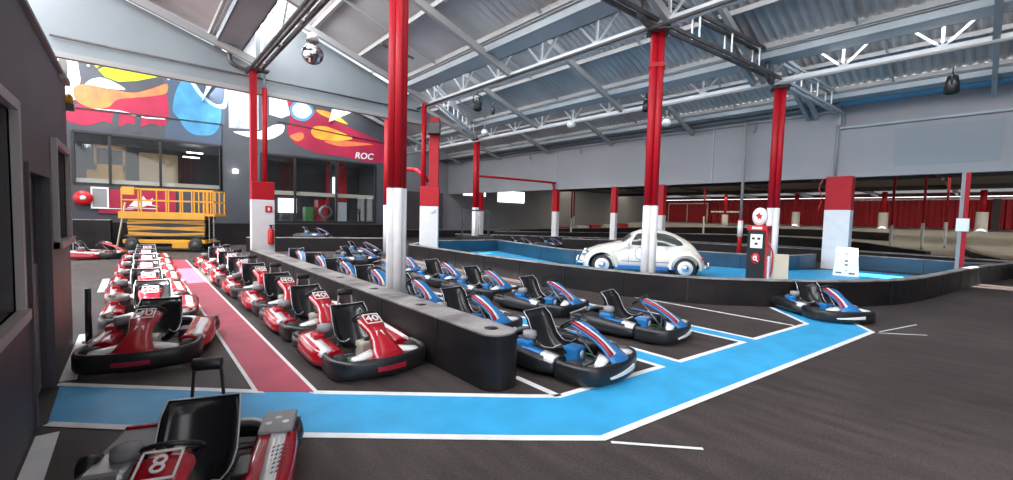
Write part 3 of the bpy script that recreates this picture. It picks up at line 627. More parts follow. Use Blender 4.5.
for k in range(8):
    y = -Lb / 2 + .3 + k * 1.5
    MB().lathe([(.001, .586), (.075, .586), (.075, .588), (.001, .588)], (0, y, 0), n=16).build('top_hole', M['black'], lb)
    if k: MB().box((-.232, y - .75 - .012, .02), (.232, y - .75 + .012, .574)).build('joint', M['black'], lb)
    if k: MB().box((-.21, y - .75 - .02, .586), (.21, y - .75 + .02, .59)).build('top_seam', M['grey'], lb)
lb.location = (2.90, 3.2 + Lb / 2, 0)
B2 = [(8.45, 15.4), (8.35, 12.5), (8.3, 9.9), (8.45, 7.2), (8.8, 5.3), (9.35, 4.1), (10.3, 3.1), (11.3, 2.3), (12.5, 1.65), (13.9, 1.15), (16.2, .75), (19.4, .3), (22.3, -.2), (26.5, -1.2)]
barrier('track_barrier', B2, 'long curving black barrier running in front of the car and the fuel pump', .58, .16, top='dusty', inner=('bluewall', -1), seams=1.4)
barrier('track_barrier', [(8.5, 15.6), (11.0, 17.4), (14.4, 17.0)], 'blue faced barrier closing the far left corner of the blue area', .58, .16, inner=('bluewall', 1), smooth=False)
barrier('track_barrier', [(14.4, 16.9), (13.4, 13.2), (12.9, 10.8), (13.6, 10.0), (15.5, 9.3), (17.4, 8.6)], 'blue faced barrier passing behind the cream car', .58, .16, inner=('bluewall', 1))
barrier('track_barrier', [(17.4, 8.6), (18.2, 5.9), (19.3, 5.0), (21.3, 4.7)], 'blue faced barrier between the fuel pump and the broad pillar', .58, .16, inner=('bluewall', 1))
barrier('track_barrier', [(22.6, 3.5), (22.7, 1.5), (22.5, .3), (23.4, -.3)], 'blue faced barrier right of the broad pillar', .58, .16, inner=('bluewall', 1))
barrier('outer_barrier', [(19, 16.5), (23.4, 12.0), (24.8, 7.5), (25.6, 3), (25.2, -.5), (24.4, -2.4)], 'dark track barrier just beyond the blue area', .6, .2)
barrier('outer_barrier', [(16.5, 24), (20, 20.8), (24.5, 15.8), (27, 10.5), (27.6, 5), (27.2, 1.6)], 'dark track barrier passing in front of the far parked karts', .55, .2)
def ob(path, lab, h=.6, m='plastic'):
    p = smooth_path([(x, y, zr(x)) for x, y in path], 5); c = sum(p, V()) / len(p); c.z = 0; t = empty('outer_barrier', c); q = [a - c for a in p]; tag(t, lab, 'barrier')
    MB().sweep(q, [(-.12, -.02), (.12, -.02), (.12, h - .03), (-.12, h - .03)]).build('side_wall', M[m], t); MB().sweep(q, [(-.13, h - .03), (.13, h - .03), (.13, h), (-.13, h)]).build('top_strip', M['dusty'], t)
ob([(22, 26.5), (30, 20.5), (33, 13), (33.5, 8), (32.4, 5), (30.5, 3.2), (29, 1.8)], 'curved dark barrier in the outer hall with an end near the tan floor')
ob([(23, 30), (34, 25), (40, 18), (42, 10), (41, 4.5)], 'dark barrier farther out in the outer hall')
ob([(14, 30.4), (22, 29), (28, 28.4)], 'dark barrier along the foot of the far grey wall')
ob([(28.6, -1.2), (34, .6), (46, 1.2)], 'dark low barrier at the far right of the outer hall', .35)
for k in range(6):
    x = 33.5 + k * 1.9; tag(MB().box((x, 29.3 - k * .5, zr(x) + .02), (x + 1.7, 29.7 - k * .5, zr(x) + .62)).build('barrier_block', M['wallred' if k % 2 == 0 else 'basewhite'], None, .05),
        ('red' if k % 2 == 0 else 'white') + ' barrier block in the far row beyond the car, %s from the left' % ('first', 'second', 'third', 'fourth', 'fifth', 'sixth')[k], 'barrier block', 'red and white barrier blocks')
barrier('far_barrier', [(3.7, 21.3), (6.7, 20.2), (9.8, 18.9)], 'low black barrier across the far end of the blue kart lane', .62, .3, smooth=False, seams=0)
barrier('far_barrier', [(-4, 24.6), (-1.2, 24.4), (-.7, 24.3)], 'tall black wall of barrier behind the lone red kart', 1.25, .3, smooth=False, seams=0)
t = thing_box('raised_platform', (4.6, 21.8, 0), (9.4, 24.8, .42), 'plastic', 'low black platform behind the far barrier carrying a blue kart', 'platform')
tag(MB().bar((-.55, 23.9, 0.02), (-.25, 23.6, 2.0), .05, .05).build('wooden_pole', M['sill']), 'pale pole leaning left of the yellow lift', 'pole')
# black start gantry
t = empty('timing_frame', (13.6, 17.9, 0), -.55); tag(t, 'black square timing frame beyond the far left corner of the blue area', 'frame')
MB().bar((-.7, 0, 0), (-.7, 0, 2.05), .08, .08).build('post', M['black'], t); MB().bar((.7, 0, 0), (.7, 0, 2.05), .12, .1).build('post', M['black'], t); MB().bar((-.75, 0, 2.09), (.76, 0, 2.09), .08, .08).build('crossbar', M['black'], t)
MB().box((-.75, -.3, 0), (.9, .3, .75)).build('base_box', M['black'], t, .02)
MB().lathe([(.03, .75), (.03, 1.8)], (.15, 0, 0)).build('thin_rod', M['grey'], t)
# ------------------------------------------------------------------ hanging fittings
def hang(name, loc, lab, cat): t = empty(name, loc); tag(t, lab, cat); return t
t = hang('mirror_ball', (3.62, 12.0, 5.95), 'silver mirror ball hanging from the dark beam above the red karts', 'mirror ball')
bm = bmesh.new(); bmesh.ops.create_uvsphere(bm, u_segments=22, v_segments=14, radius=.27); me = D.meshes.new('ball'); bm.to_mesh(me); bm.free(); me.materials.append(M['mirror'])
o = D.objects.new('ball', me); C.objects.link(o); o.parent = t
MB().tube([(0, 0, .26), (0, 0, .6)], .02).build('hanger', M['grey'], t); MB().lathe([(.01, .3), (.16, .32), (.12, .5), (.04, .55)]).build('motor_cap', M['beige'], t)
def spot(loc, lab, s=1., m='black', rz=0.):
    t = hang('spotlight', loc, lab, 'spotlight'); t.rotation_euler = (0, 0, rz)
    MB().tube([(0, 0, .28 * s), (0, 0, .62 * s)], .02).build('hanger', M['darksteel'], t)
    MB().tube(smooth_path([(-.17 * s, 0, 0), (-.17 * s, 0, .25 * s), (0, 0, .3 * s), (.17 * s, 0, .25 * s), (.17 * s, 0, 0)], 4), .02 * s).build('yoke', M[m], t)
    MB().lathe([(.02, .22 * s), (.10 * s, .2 * s), (.13 * s, .05 * s), (.15 * s, -.2 * s), (.12 * s, -.22 * s), (.1 * s, -.1 * s)], n=14).build('housing', M[m], t)
spot((10.0, 13.2, 6.1), 'large black spotlight hanging right of the double red column', 1.15)
spot((10.6, 13.0, 5.9), 'small black spotlight hanging from the roof, second right of the double column', .55)
spot((18.9, .95, 6.2), 'black spotlight hanging at the far right above the grey wall', 1.25)
spot((15.0, 9.0, 6.25), 'black spotlight hanging right of the column before the car', 1.0)
t = hang('projector', (6.3, 12.6, 6.75), 'cream projector under a bracket on the roof, right of the mirror ball', 'projector')
MB().lathe([(.02, .2), (.14, .18), (.15, -.12), (.17, -.2), (.1, -.2)], n=14).build('housing', M['sill'], t); MB().bar((-.5, 0, .25), (.6, 0, .1), .06, .06).build('bracket', M['darksteel'], t)
for loc, lab in (((14.6, 12.4, 5.95), 'round white lamp hanging left of the column before the car'), ((16.6, 9.0, 5.85), 'round white lamp hanging right of the column before the car'), ((13.6, 17.3, 6.1), 'small white lamp on the roof truss above the red cross pipe')):
    t = hang('dome_lamp', loc, lab, 'lamp'); MB().lathe([(.02, .16), (.12, .14), (.2, 0), (.16, -.1), (.02, -.15)], n=16).build('shade', M['white'], t); MB().tube([(0, 0, .14), (0, 0, .5)], .02).build('hanger', M['grey'], t)

# ------------------------------------------------------------------ yellow scissor lift
lf = empty('scissor_lift', (1.2, 22.75, 0), -.5); lf.scale = (.84, .9, 1); tag(lf, 'yellow scissor lift with railed platform parked by the back wall', 'scissor lift')
MB().box((-1.75, -.6, .34), (1.75, .6, .5)).build('chassis', M['yellow'], lf, .02)
MB().box((.35, -.68, .16), (1.05, -.6, .42)).build('side_cover', M['yellow'], lf, .01)
MB().box((-1.72, -.55, .62), (1.72, .55, .66)).build('tray', M['dark'], lf)
for s in (-1, 1):
    for e in (-1, 1):
        w = MB().lathe([(.08, -.12), (.27, -.12), (.3, -.07), (.3, .07), (.27, .12), (.08, .12)], (s * 1.35, e * .56, .3), 'y', 20).build('wheel', M['rubber'], lf)
        MB().lathe([(.01, e * .125), (.13, e * .125), (.13, e * .1), (.01, e * .1)], (s * 1.35, e * .56, .3), 'y', 14).build('hub', M['darksteel'], w)
for k in range(3):
    z = .64 + k * .26
    for e in (-1, 1):
        MB().bar((-1.65, e * (.42 - .06 * (k % 2)), z), (1.65, e * (.42 - .06 * (k % 2)), z + .12), .06, .09).build('scissor_arm', M['yellow'], lf)
        MB().bar((1.65, e * (.34 + .06 * (k % 2)), z), (-1.65, e * (.34 + .06 * (k % 2)), z + .12), .06, .09).build('scissor_arm', M['yellow'], lf)
MB().box((-1.65, -.3, .6), (1.65, .3, 1.36)).build('fold_stack', M['black'], lf)
MB().box((-1.9, -.62, 1.34), (1.75, .62, 1.62)).build('deck', M['yellow'], lf, .01)
MB().box((1.75, -.6, 1.5), (2.2, .6, 1.6)).build('deck_extension', M['yellow'], lf)
for y in (-.6, .6):
    for z in (2.1, 2.56): MB().bar((-1.75, y, z), (2.15, y, z), .05, .05).build('rail', M['yellow'], lf)
    for x in (-1.75, -.95, .1, .2, 1.2, 1.3, 1.5, 1.7, 1.9, 2.13): MB().bar((x, y, 1.6), (x, y, 2.57), .05, .05).build('rail_post', M['yellow'], lf)
for x in (-1.75, 2.13):
    for z in (2.1, 2.56): MB().bar((x, -.6, z), (x, .6, z), .05, .05).build('rail', M['yellow'], lf)
MB().box((-1.7, -.66, 2.3), (-1.2, -.61, 2.62)).build('control_box', M['yellow'], lf, .01)
MB().bar((1.95, -.62, .4), (1.95, -.62, 1.5), .03, .03).build('ladder_rail', M['grey'], lf)
MB().bar((2.15, -.62, 0), (2.15, -.62, 1.5), .03, .03).build('ladder_rail', M['grey'], lf)

# ------------------------------------------------------------------ fuel pump, boards
fp = empty('fuel_pump', (13.0, 4.15, 0), math.radians(-88)); fp.scale = (.74, .9, 1); tag(fp, 'old style black fuel pump with red sides and a round white globe on top', 'fuel pump')
MB().box((-.32, -.22, 0), (.32, .22, 1.66)).build('body', M['black'], fp, .03)
MB().box((.3, -.235, .05), (.345, .235, 1.69)).box((-.345, -.235, 1.60), (.345, .235, 1.74)).build('red_trim', M['extred'], fp, .015)
MB().box((-.2, -.245, 1.12), (.2, -.22, 1.5)).build('display', M['white'], fp, .005)
for x, z in ((-.1, 1.38), (.08, 1.38), (0, 1.24)): MB().box((x - .05, -.25, z - .03), (x + .05, -.245, z + .03)).build('dial_mark', M['black'], fp)
MB().lathe([(.002, 0), (.15, 0), (.15, .012), (.002, .012)], (0, -.236, .83), 'y', 22).build('emblem', M['extred'], fp)
MB().lathe([(.03, -.004), (.07, -.004), (.07, .004), (.03, .004), (.03, -.004)], (-.02, -.242, .84), 'y', 18).bar((.02, -.242, .8), (.1, -.242, .76), .03, .006, up=(0, 1, 0)).build('emblem_mark', M['white'], fp)
MB().box((-.17, -.24, 1.64), (.17, -.235, 1.70)).build('name_strip', M['white'], fp)
gl = MB().lathe([(.002, -.09), (.2, -.09), (.25, -.05), (.25, .05), (.2, .09), (.002, .09)], (0, 0, 1.98), 'y', 26).build('globe', M['white'], fp)
MB().lathe([(.185, 0), (.195, 0), (.195, .006), (.185, .006), (.185, 0)], (0, -.097, 1.98), 'y', 26).build('globe_ring', M['grey'], gl)
MB().poly([(-.14, -.1, 2.0), (-.05, -.1, 2.06), (.02, -.1, 2.1), (.03, -.1, 2.04), (.12, -.1, 2.02), (.07, -.1, 1.97), (.08, -.1, 1.9), (.02, -.1, 1.94), (-.04, -.1, 1.9), (-.04, -.1, 1.97)], (0, .004, 0)).build('globe_emblem', M['extred'], gl)
MB().tube(smooth_path([(.35, 0, 1.2), (.48, 0, 1.0), (.46, 0, .5), (.37, 0, .3)], 5), .025).build('hose', M['extred'], fp)
MB().box((.345, -.1, .2), (.42, .12, .9)).build('nozzle_cover', M['white'], fp, .01)
t = MB().box((-.18, -.03, 0), (.18, .03, .98)).build('cream_board', M['sill'], None, .005); t.location = (13.12, 3.62, 0); t.rotation_euler = (math.radians(-3), 0, math.radians(-70)); tag(t, 'tall narrow cream board leaning beside the fuel pump', 'board')
ab = empty('leaning_board', (18.9, 3.2, 0), math.radians(-78)); ab.scale = (.82, 1, 1); tag(ab, 'white tapered floor sign standing before the broad pillar', 'sign')
Rr = Matrix.Rotation(math.radians(-8), 3, 'X')
MB().add([Rr @ V(p) for p in [(-.45, 0, 0), (.45, 0, 0), (.36, 0, 1.02), (-.36, 0, 1.02), (-.45, .03, 0), (.45, .03, 0), (.36, .03, 1.02), (-.36, .03, 1.02)]], [(0, 1, 2, 3), (7, 6, 5, 4), (0, 4, 5, 1), (1, 5, 6, 2), (2, 6, 7, 3), (3, 7, 4, 0)]).build('front_board', M['white'], ab)
for x, z, w, h in ((0, .78, .06, .04), (0, .52, .1, .05), (0, .38, .1, .05), (0, .2, .04, .03), (-.25, .1, .2, .04), (.2, .08, .2, .05)):
    p = [Rr @ V(q) for q in ((x - w / 2, -.004, z), (x + w / 2, -.004, z), (x + w / 2, -.004, z + h), (x - w / 2, -.004, z + h))]
    MB().poly(p, (0, -.002, 0)).build('printed_mark', M['black'], ab)
MB().bar((-.3, .03, .95), (-.3, .4, 0), .04, .02).bar((.3, .03, .95), (.3, .4, 0), .04, .02).build('rear_leg', M['white'], ab)

# ------------------------------------------------------------------ car (rounded vintage saloon)
def make_car():
    t = empty('vintage_car', (12.85, 7.6, 0)); tag(t, 'rounded cream vintage car with a white roundel on its door', 'car')
    # x forward (nose -x); side profile
    st = [(-2.0, .42, .50, .52, .10), (-1.9, .34, .58, .66, .34), (-1.7, .32, .64, .80, .48), (-1.4, .30, .70, .92, .56), (-1.05, .28, .76, 1.0, .62), (-.72, .28, .78, 1.05, .60), (-.55, .28, .79, 1.20, .54),
          (-.38, .28, .80, 1.36, .50), (-.1, .28, .80, 1.47, .48), (.25, .28, .80, 1.50, .48), (.6, .28, .80, 1.46, .48), (.95, .28, .79, 1.35, .48), (1.25, .28, .77, 1.20, .50), (1.45, .30, .72, 1.03, .50), (1.62, .32, .64, .82, .44), (1.74, .36, .52, .64, .34), (1.80, .42, .36, .54, .2)]
    def interp(x):
        for a, b in zip(st[:-1], st[1:]):
            if a[0] <= x <= b[0]:
                k = (x - a[0]) / (b[0] - a[0]); return [p + (q - p) * k for p, q in zip(a, b)]
        return list(st[0] if x < st[0][0] else st[-1])
    def half_w(x, z):
        _, zb, w, h, wt = interp(x)
        belt = min(.9, h * .8) if h > 1.05 else h * .78
        if z <= belt: 
            k = (z - zb) / max(.01, belt - zb); return w * (.90 + .10 * math.sin(PI * max(0, min(1, k)) ** .8) * .8) * (1 - .06 * max(0, k) ** 3)
        k = min(1, (z - belt) / max(.01, h - belt)); wb = w * .94
        return (wb + (wt - wb) * k ** 1.3) * math.sqrt(max(0, 1 - k ** 5))
    rings = []
    xs = [-2.0 + 3.80 * i / 46 for i in range(47)]
    for x in xs:
        _, zb, w, h, wt = interp(x); zz = [zb + (h - zb) * (1 - (1 - k / 12) ** 1.4) for k in range(13)]
        R_ = [V((x, half_w(x, z), z)) for z in zz[:-1]] + [V((x, half_w(x, zz[-1] - .004) * .35, h))]
        L_ = [V((p.x, -p.y, p.z)) for p in reversed(R_)]
        rings.append(R_ + L_)
    MB().loft(rings).build('body', M['car'], t)
    # windows on both sides
    def side_patch(pts, s, off, name, m, nx=10, nz=5):
        # pts: polygon given as (x, z) top & bottom lists
        b = MB(); top, bot = pts; rows = []
        def samp(l, k):
            k *= (len(l) - 1); i = min(int(k), len(l) - 2); f_ = k - i; return (l[i][0] + (l[i + 1][0] - l[i][0]) * f_, l[i][1] + (l[i + 1][1] - l[i][1]) * f_)
        for i in range(nx + 1):
            a = samp(top, i / nx); c = samp(bot, i / nx)
            rows.append([V((a[0] + (c[0] - a[0]) * j / nz, s * (half_w(a[0] + (c[0] - a[0]) * j / nz, a[1] + (c[1] - a[1]) * j / nz) + off), a[1] + (c[1] - a[1]) * j / nz)) for j in range(nz + 1)])
        b.loft(rows, cap=False, ringclosed=False); return b.build(name, M[m], t)
    for s in (-1, 1):
        side_patch(([(-.40, 1.10), (-.25, 1.33), (.0, 1.38), (.22, 1.39)], [(-.42, .99), (-.2, .98), (.05, .98), (.22, .98)]), s, .006, 'side_window', 'carglass')
        side_patch(([(.34, 1.38), (.6, 1.36), (.85, 1.27), (1.05, 1.12)], [(.34, .98), (.6, .98), (.85, .98), (1.1, 1.02)]), s, .006, 'side_window', 'carglass')
        side_patch(([(-.70, .48), (.1, .48), (.80, .48)], [(-.70, .46), (.1, .46), (.80, .46)]), s, .004, 'trim_line', 'crimson', 6, 1)
        side_patch(([(-.48, 1.02), (-.47, .99)], [(-.50, .42), (-.49, .42)]), s, .003, 'door_gap', 'black', 1, 6)
        side_patch(([(.28, .96), (.29, .96)], [(.28, .42), (.29, .42)]), s, .003, 'door_gap', 'black', 1, 6)
        MB().box((-.85, s * .70 - .1, .26), (.86, s * .70 + .1, .33)).build('running_board', M['carblue'], t, .01)
        MB().bar((-.15, s * .81, .88), (.05, s * .81, .88), .03, .03).build('door_handle', M['chrome'], t)
        # roundel
        b = MB(); n = 24; c = V((-.1, 0, .72)); vs = []
        for k in range(n): a = 2 * PI * k / n; x, z = c.x + .19 * math.cos(a), c.z + .19 * math.sin(a); vs.append(V((x, s * (half_w(x, z) + .006), z)))
        b.add(vs, [tuple(range(n))]); b.build('roundel', M['white'], t)
        vo = []
        b = MB(); 
        for k in range(n):
            a = 2 * PI * k / n
            for rr_ in (.19, .205): x, z = c.x + rr_ * math.cos(a), c.z + rr_ * math.sin(a); vo.append(V((x, s * (half_w(x, z) + .007), z)))
        b.add(vo, [(2 * k, 2 * k + 1, (2 * k + 3) % (2 * n), (2 * k + 2) % (2 * n)) for k in range(n)]); b.build('roundel_rim', M['black'], t)
        mi = MB().lathe([(.002, -.02), (.06, -.02), (.065, 0), (.06, .02), (.002, .02)], (-.5, s * .9, 1.03), 'x', 14).tube([(-.45, s * .78, .97), (-.5, s * .88, 1.0)], .01).build('wing_mirror', M['chrome'], t)
        # fenders: swept arches
        for cx, rx, front in ((-1.28, .52, 1), (1.16, .50, 0)):
            rg = []
            for k in range(19):
                a = math.radians(-8 + 196 * k / 18); ca, sa = math.cos(a), math.sin(a)
                ring = []
                for j in range(9):
                    ph = PI / 2 * j / 8           # from outer opening lip up over to body
                    out = .80 - .0 * j; yy = .83 - .33 * (1 - math.cos(ph)) ** 1.0 * 1.0
                    rad = .40 + (.17 if front else .14) * math.sin(ph)
                    ring.append(V((cx + rad * ca * (1.06 if ca < 0 and front else 1.0), s * yy, .33 + rad * sa * .98)))
                rg.append(ring)
            MB().loft(rg, cap=False, ringclosed=False).build('fender', M['car'], t)
            b = MB().lathe([(.02, -.05), (.40, -.05), (.40, .05), (.02, .05)], (cx, s * .62, .36), 'y', 24).build('wheel_well', M['black'], t)
            w = MB().lathe([(.2, -.08), (.29, -.08), (.32, -.05), (.32, .05), (.29, .08), (.2, .08), (.2, -.08)], (cx, s * .72, .32), 'y', 28).build('wheel', M['rubber'], t)
            MB().lathe([(.005, s * .085), (.22, s * .085), (.22, s * .06), (.005, s * .06)], (cx, s * .72, .32), 'y', 24).build('rim', M['kwhite'], w)
            MB().lathe([(.003, s * .14), (.07, s * .13), (.12, s * .09), (.003, s * .088)] if s > 0 else [(.003, -.14), (.07, -.13), (.12, -.09), (.003, -.088)], (cx, s * .72, .32), 'y', 18).build('hubcap', M['chrome'], w)
        h_ = MB().lathe([(.005, -.05), (.07, -.04), (.1, 0), (.1, .07), (.05, .2)], (-1.86, s * .62, .66), 'x', 18).build('headlight', M['chrome'], t)
        MB().lathe([(.003, 0), (.05, 0), (.05, .05), (.003, .05)], (1.66, s * .60, .62), 'x', 12).build('tail_light', M['extred'], t)
    # windscreen and rear window bands
    for xa_, za, xb_, zb_, nm in ((-.70, 1.07, -.40, 1.36, 'windscreen'), (1.02, 1.32, 1.28, 1.17, 'rear_window')):
        rows = []
        for i in range(6):
            k = .08 + .84 * i / 5; x = xa_ + (xb_ - xa_) * k; z = interp(x)[3] + .004
            hw = (.56 if nm == 'windscreen' else .32); rows.append([V((x - (.012 if nm == 'windscreen' else -.012), y, z - .05 * (y / .6) ** 2)) for y in [hw * (q / 4 - 1) for q in range(9)]])
        MB().loft(rows, cap=False, ringclosed=False).build(nm, M['carglass'], t)
    for x, d_ in ((-2.08, 1), (1.90, -1)):
        MB().tube(smooth_path([(x + .22 * d_, -.82, .38), (x + .04 * d_, -.66, .38), (x, -.3, .38), (x, .3, .38), (x + .04 * d_, .66, .38), (x + .22 * d_, .82, .38)], 4), .045, 10).build('bumper', M['chrome'], t)
        for y in (-.35, .35): MB().tube([(x, y, .28), (x, y, .5)], .03).build('bumper_guard', M['chrome'], t)
        for y in (-.3, .3): MB().bar((x, y, .38), (x + .3 * d_, y, .40), .04, .04).build('bumper_bracket', M['chrome'], t)
    MB().bar((-1.35, 0, .93), (-.75, 0, 1.052), .012, .012).build('bonnet_trim', M['chrome'], t)
    # number plate lamp area and interior not visible
    return t
car = make_car(); car.rotation_euler = (0, 0, math.atan2(-2.13 / 2.6, 1.55 / 2.6)); car.scale = (1.04, 1.04, 1.02)

# ------------------------------------------------------------------ karts
def make_kart(scheme, label, plate=None, hoop=True, tall=0.):
    red = scheme == 'red'
    t = empty('go_kart'); tag(t, label, 'go-kart')
    A = M['kred'] if red else M['kblue']; Bm = M['kwhite']
    # frame
    fr = MB()
    for s in (-1, 1):
        fr.tube(smooth_path([(s * .22, -.78, .09), (s * .2, -.4, .07), (s * .3, 0, .07), (s * .3, .75, .08)], 4), .016, 6)
        fr.tube([(s * .3, -.1, .08), (s * .5, -.12, .1), (s * .5, .35, .1), (s * .3, .38, .08)], .012, 6)
    for y in (-.75, -.1, .35, .72): fr.tube([(-.3, y, .08), (.3, y, .08)], .014, 6)
    fr.tube([(-.42, -.52, .13), (.42, -.52, .13)], .014, 6); fr.tube([(-.5, .56, .14), (.5, .56, .14)], .02, 6)
    fr.build('frame', M['darksteel'], t)
    MB().poly([(-.2, -.74, .05), (.2, -.74, .05), (.28, .02, .05), (-.28, .02, .05)], (0, 0, .012)).build('floor_pan', M['grey'], t)
    # decal on the bumper face
    dc = MB(); ra_ = []; rb_ = []
    for k in range(9):
        x = (-.30 + .50 * k / 8) if not red else (-.17 + .34 * k / 8); y = -.955 + .43 * x * x
        lo, hi = ((.10 + .015 * k / 8, .12 + .05 * k / 8) if not red else (.105, .155))
        ra_.append([V((x, y, lo)), V((x, y, hi)), V((x, y + .02, hi)), V((x, y + .02, lo))])
    dc.loft(ra_, smooth=False)
    dc.build('bumper_decal', M['kdkred'] if red else Bm, t)
    # wheels
    for s in (-1, 1):
        for y, r_, w_ in ((-.52, .125, .055), (.56, .14, .095)):
            x = s * (.44 if y < 0 else .46)
            w = MB().lathe([(r_ * .5, -w_), (r_ * .9, -w_), (r_, -w_ * .7), (r_, w_ * .7), (r_ * .9, w_), (r_ * .5, w_), (r_ * .5, -w_)], (x, y, r_), 'x', 18).build('wheel', M['rubber'], t)
            MB().lathe([(.01, s * w_ * .8), (r_ * .5, s * w_ * .8), (r_ * .5, -s * w_ * .6), (.01, -s * w_ * .6)], (x, y, r_), 'x', 14).build('rim', M['alu'], w)
    # front bumper band wrapping round
    pth = smooth_path([(-.54, -.34, 0), (-.555, -.50, 0), (-.53, -.69, 0), (-.40, -.83, 0), (0, -.90, 0), (.40, -.83, 0), (.53, -.69, 0), (.555, -.50, 0), (.54, -.34, 0)], 5)
    MB().sweep(pth, [(-.015, .035), (.02, .035), (.034, .07), (.034, .20), (.018, .245), (-.012, .245), (-.018, .12)], smooth=True).build('front_bumper', M['black'], t)
    pr = smooth_path([(.57, .43, 0), (.60, .58, 0), (.59, .7, 0), (.5, .82, 0), (0, .86, 0), (-.5, .82, 0), (-.59, .7, 0), (-.60, .58, 0), (-.57, .43, 0)], 4)
    MB().sweep(pr, [(-.025, .09), (.025, .09), (.035, .15), (.025, .22), (-.02, .22), (-.03, .15)], smooth=True).build('rear_bumper', M['black'], t)
    # front fairing: two wings either side of the nose tongue
    for s in (-1, 1):
        rg = []
        for k in range(7):
            x = s * (.07 + .28 * k / 6); yf = -.89 + .07 * (k / 6) ** 1.6; yb = -.60 - .12 * (k / 6)
            zf = .205; zb = .30 - .035 * k / 6
            rg.append([V((x, yf, zf - .05)), V((x, yf, zf)), V((x, (yf + yb) / 2, (zf + zb) / 2 + .02)), V((x, yb, zb)), V((x, yb, zb - .04))])
        MB().loft(rg).build('front_wing', A if red else M['black'], t)
        rg = []
        for k in range(4):
            x = s * (.14 + .26 * k / 3); yf = -.80 - .01 * k; yb = -.66 - .03 * k; z = .262 - .012 * k
            rg.append([V((x, yf, z - .02)), V((x, yf, z + .005)), V((x, (yf + yb) / 2, z + .028)), V((x, yb, z + .034)), V((x, yb, z + .0))])
        MB().loft(rg).build('wing_stripe', Bm, t)
    # nose tongue
    ctl = [(-.90, .22, .22), (-.81, .29, .175), (-.68, .375, .13), (-.55, .445, .115), (-.42, .51, .145), (-.30, .555, .155), (-.23, .56, .12)]
    rg = []
    for y, z, w in ctl:
        d = .03
        rg.append([V((-w, y, z - .03)), V((-w * .92, y, z)), V((-w * .5, y - .012, z + .02)), V((0, y - .018, z + .026)), V((w * .5, y - .012, z + .02)), V((w * .92, y, z)), V((w, y, z - .03)), V((0, y + .02, z - .045))])
    tongue = MB().loft(rg).build('nose_panel', M['kred'] if red else M['kblue'], t)
    if red:
        n0 = V((0, -.36, .5)); ax = V((1, 0, 0)); ay = V((0, .17, .10)).normalized()
        n0 = V((0, -.365, .533)); ay = V((0, .17, .068)).normalized()
        def pl(x, y, o): return n0 + ax * x + ay * y + ax.cross(ay) * o
        for a, b_, c_, d_ in ((-.1, .1, .085, .1), (-.1, .1, -.1, -.085), (-.1, -.088, -.1, .1), (.088, .1, -.1, .1)):
            MB().poly([pl(a, c_, .045), pl(b_, c_, .045), pl(b_, d_, .045), pl(a, d_, .045)], ax.cross(ay) * .004).build('plate_border', Bm, tongue)
        text_mesh(plate or '40', .165, Bm, 'number', tongue, frame_mtx(pl(0, 0, .047), ax, ay), .003, .0)
        MB().add([(-.06, -.76, .352), (.06, -.76, .352), (.04, -.57, .468), (-.04, -.57, .468)], [(0, 1, 2, 3)]).build('nose_stripe', Bm, tongue)
    else:
        for xa_, xb_, mm in ((-.99, -.62, M['kdkred']), (-.60, -.28, Bm)):
            rg = []
            for y, z, w in ctl[1:]:
                rg.append([V((xa_ * w, y - .012, z + .008)), V((xa_ * w * .8 + xb_ * w * .2, y - .018, z + .026)), V((xb_ * w, y - .018, z + .036)), V((xb_ * w, y, z))])
            MB().loft(rg).build('nose_stripe', mm, tongue)
    # side pods
    for s in (-1, 1):
        rg = []
        for k in range(11):
            u_ = k / 10; y = -.33 + .86 * u_; wd = .10 + .045 * math.sin(PI * min(1, u_ * 1.1)); top = .245 + .06 * u_ ** .8
            xi = .33; xo = .60 + .02 * math.sin(PI * u_) - (.07 * (1 - u_ * 5) if u_ < .2 else 0)
            rg.append([V((s * xi, y, .06)), V((s * xo, y, .06)), V((s * (xo + .01), y, .11)), V((s * xo, y, top - .055)), V((s * (xo - .05), y, top - .02)), V((s * (xi + .05), y, top)), V((s * xi, y, top - .03))])
        pod = MB().loft(rg).build('side_pod', A if red else M['black'], t)
        rg = []
        for k in range(9):
            u_ = k / 8; y = -.31 + (.74 if red else .5) * u_; top = .245 + .06 * ((y + .33) / .86) ** .8; xo = .575
            rg.append([V((s * (xo - .01), y, top - .065)), V((s * (xo + .012), y, top - .058)), V((s * (xo - .045), y, top - .008)), V((s * (.455 - .02 * u_), y, top + .008)), V((s * (.46 - .02 * u_), y, top - .01))])
        MB().loft(rg).build('pod_stripe', Bm if red else M['kblue'], pod)
        if not red:
            rg = []
            for k in range(3):
                y = -.31 + .10 * k; top = .245 + .06 * ((y + .33) / .86) ** .8
                rg.append([V((s * .568, y, top - .06)), V((s * .592, y, top - .052)), V((s * .535, y, top + .0)), V((s * .452, y, top + .014)), V((s * .46, y, top))])
            MB().loft(rg).build('pod_tip', Bm, pod)
        else:
            MB().box((s * .606 - .003, -.1, .09), (s * .606 + .003, .12, .15)).build('pod_decal', M['kdkred'], pod)
    # rear side guards over wheels
    for s in (-1, 1):
        MB().loft([[V((s * .55, y, .20 + dz)), V((s * .60, y, .19 + dz)), V((s * .60, y, .23 + dz)), V((s * .54, y, .25 + dz))] for y, dz in ((.52, 0), (.6, .03), (.68, .03), (.78, .0))]).build('wheel_guard', M['black'], t)
    # seat
    prof = [(-.20, .18, .18), (-.08, .11, .205), (.08, .09, .22), (.21, .13, .235), (.31, .24, .245), (.38, .37, .245), (.44, .49, .24), (.48, .60, .225)]
    rings = []
    def sring(y, z, w, th):
        side = .13 if z < .2 else .11
        if z > .5: side = .05
        pts = []
        for k in range(9):
            a = -1 + 2 * k / 8; lift = side * abs(a) ** 3
            pts.append((a * w, lift))
        return pts
    inn, outr = [], []
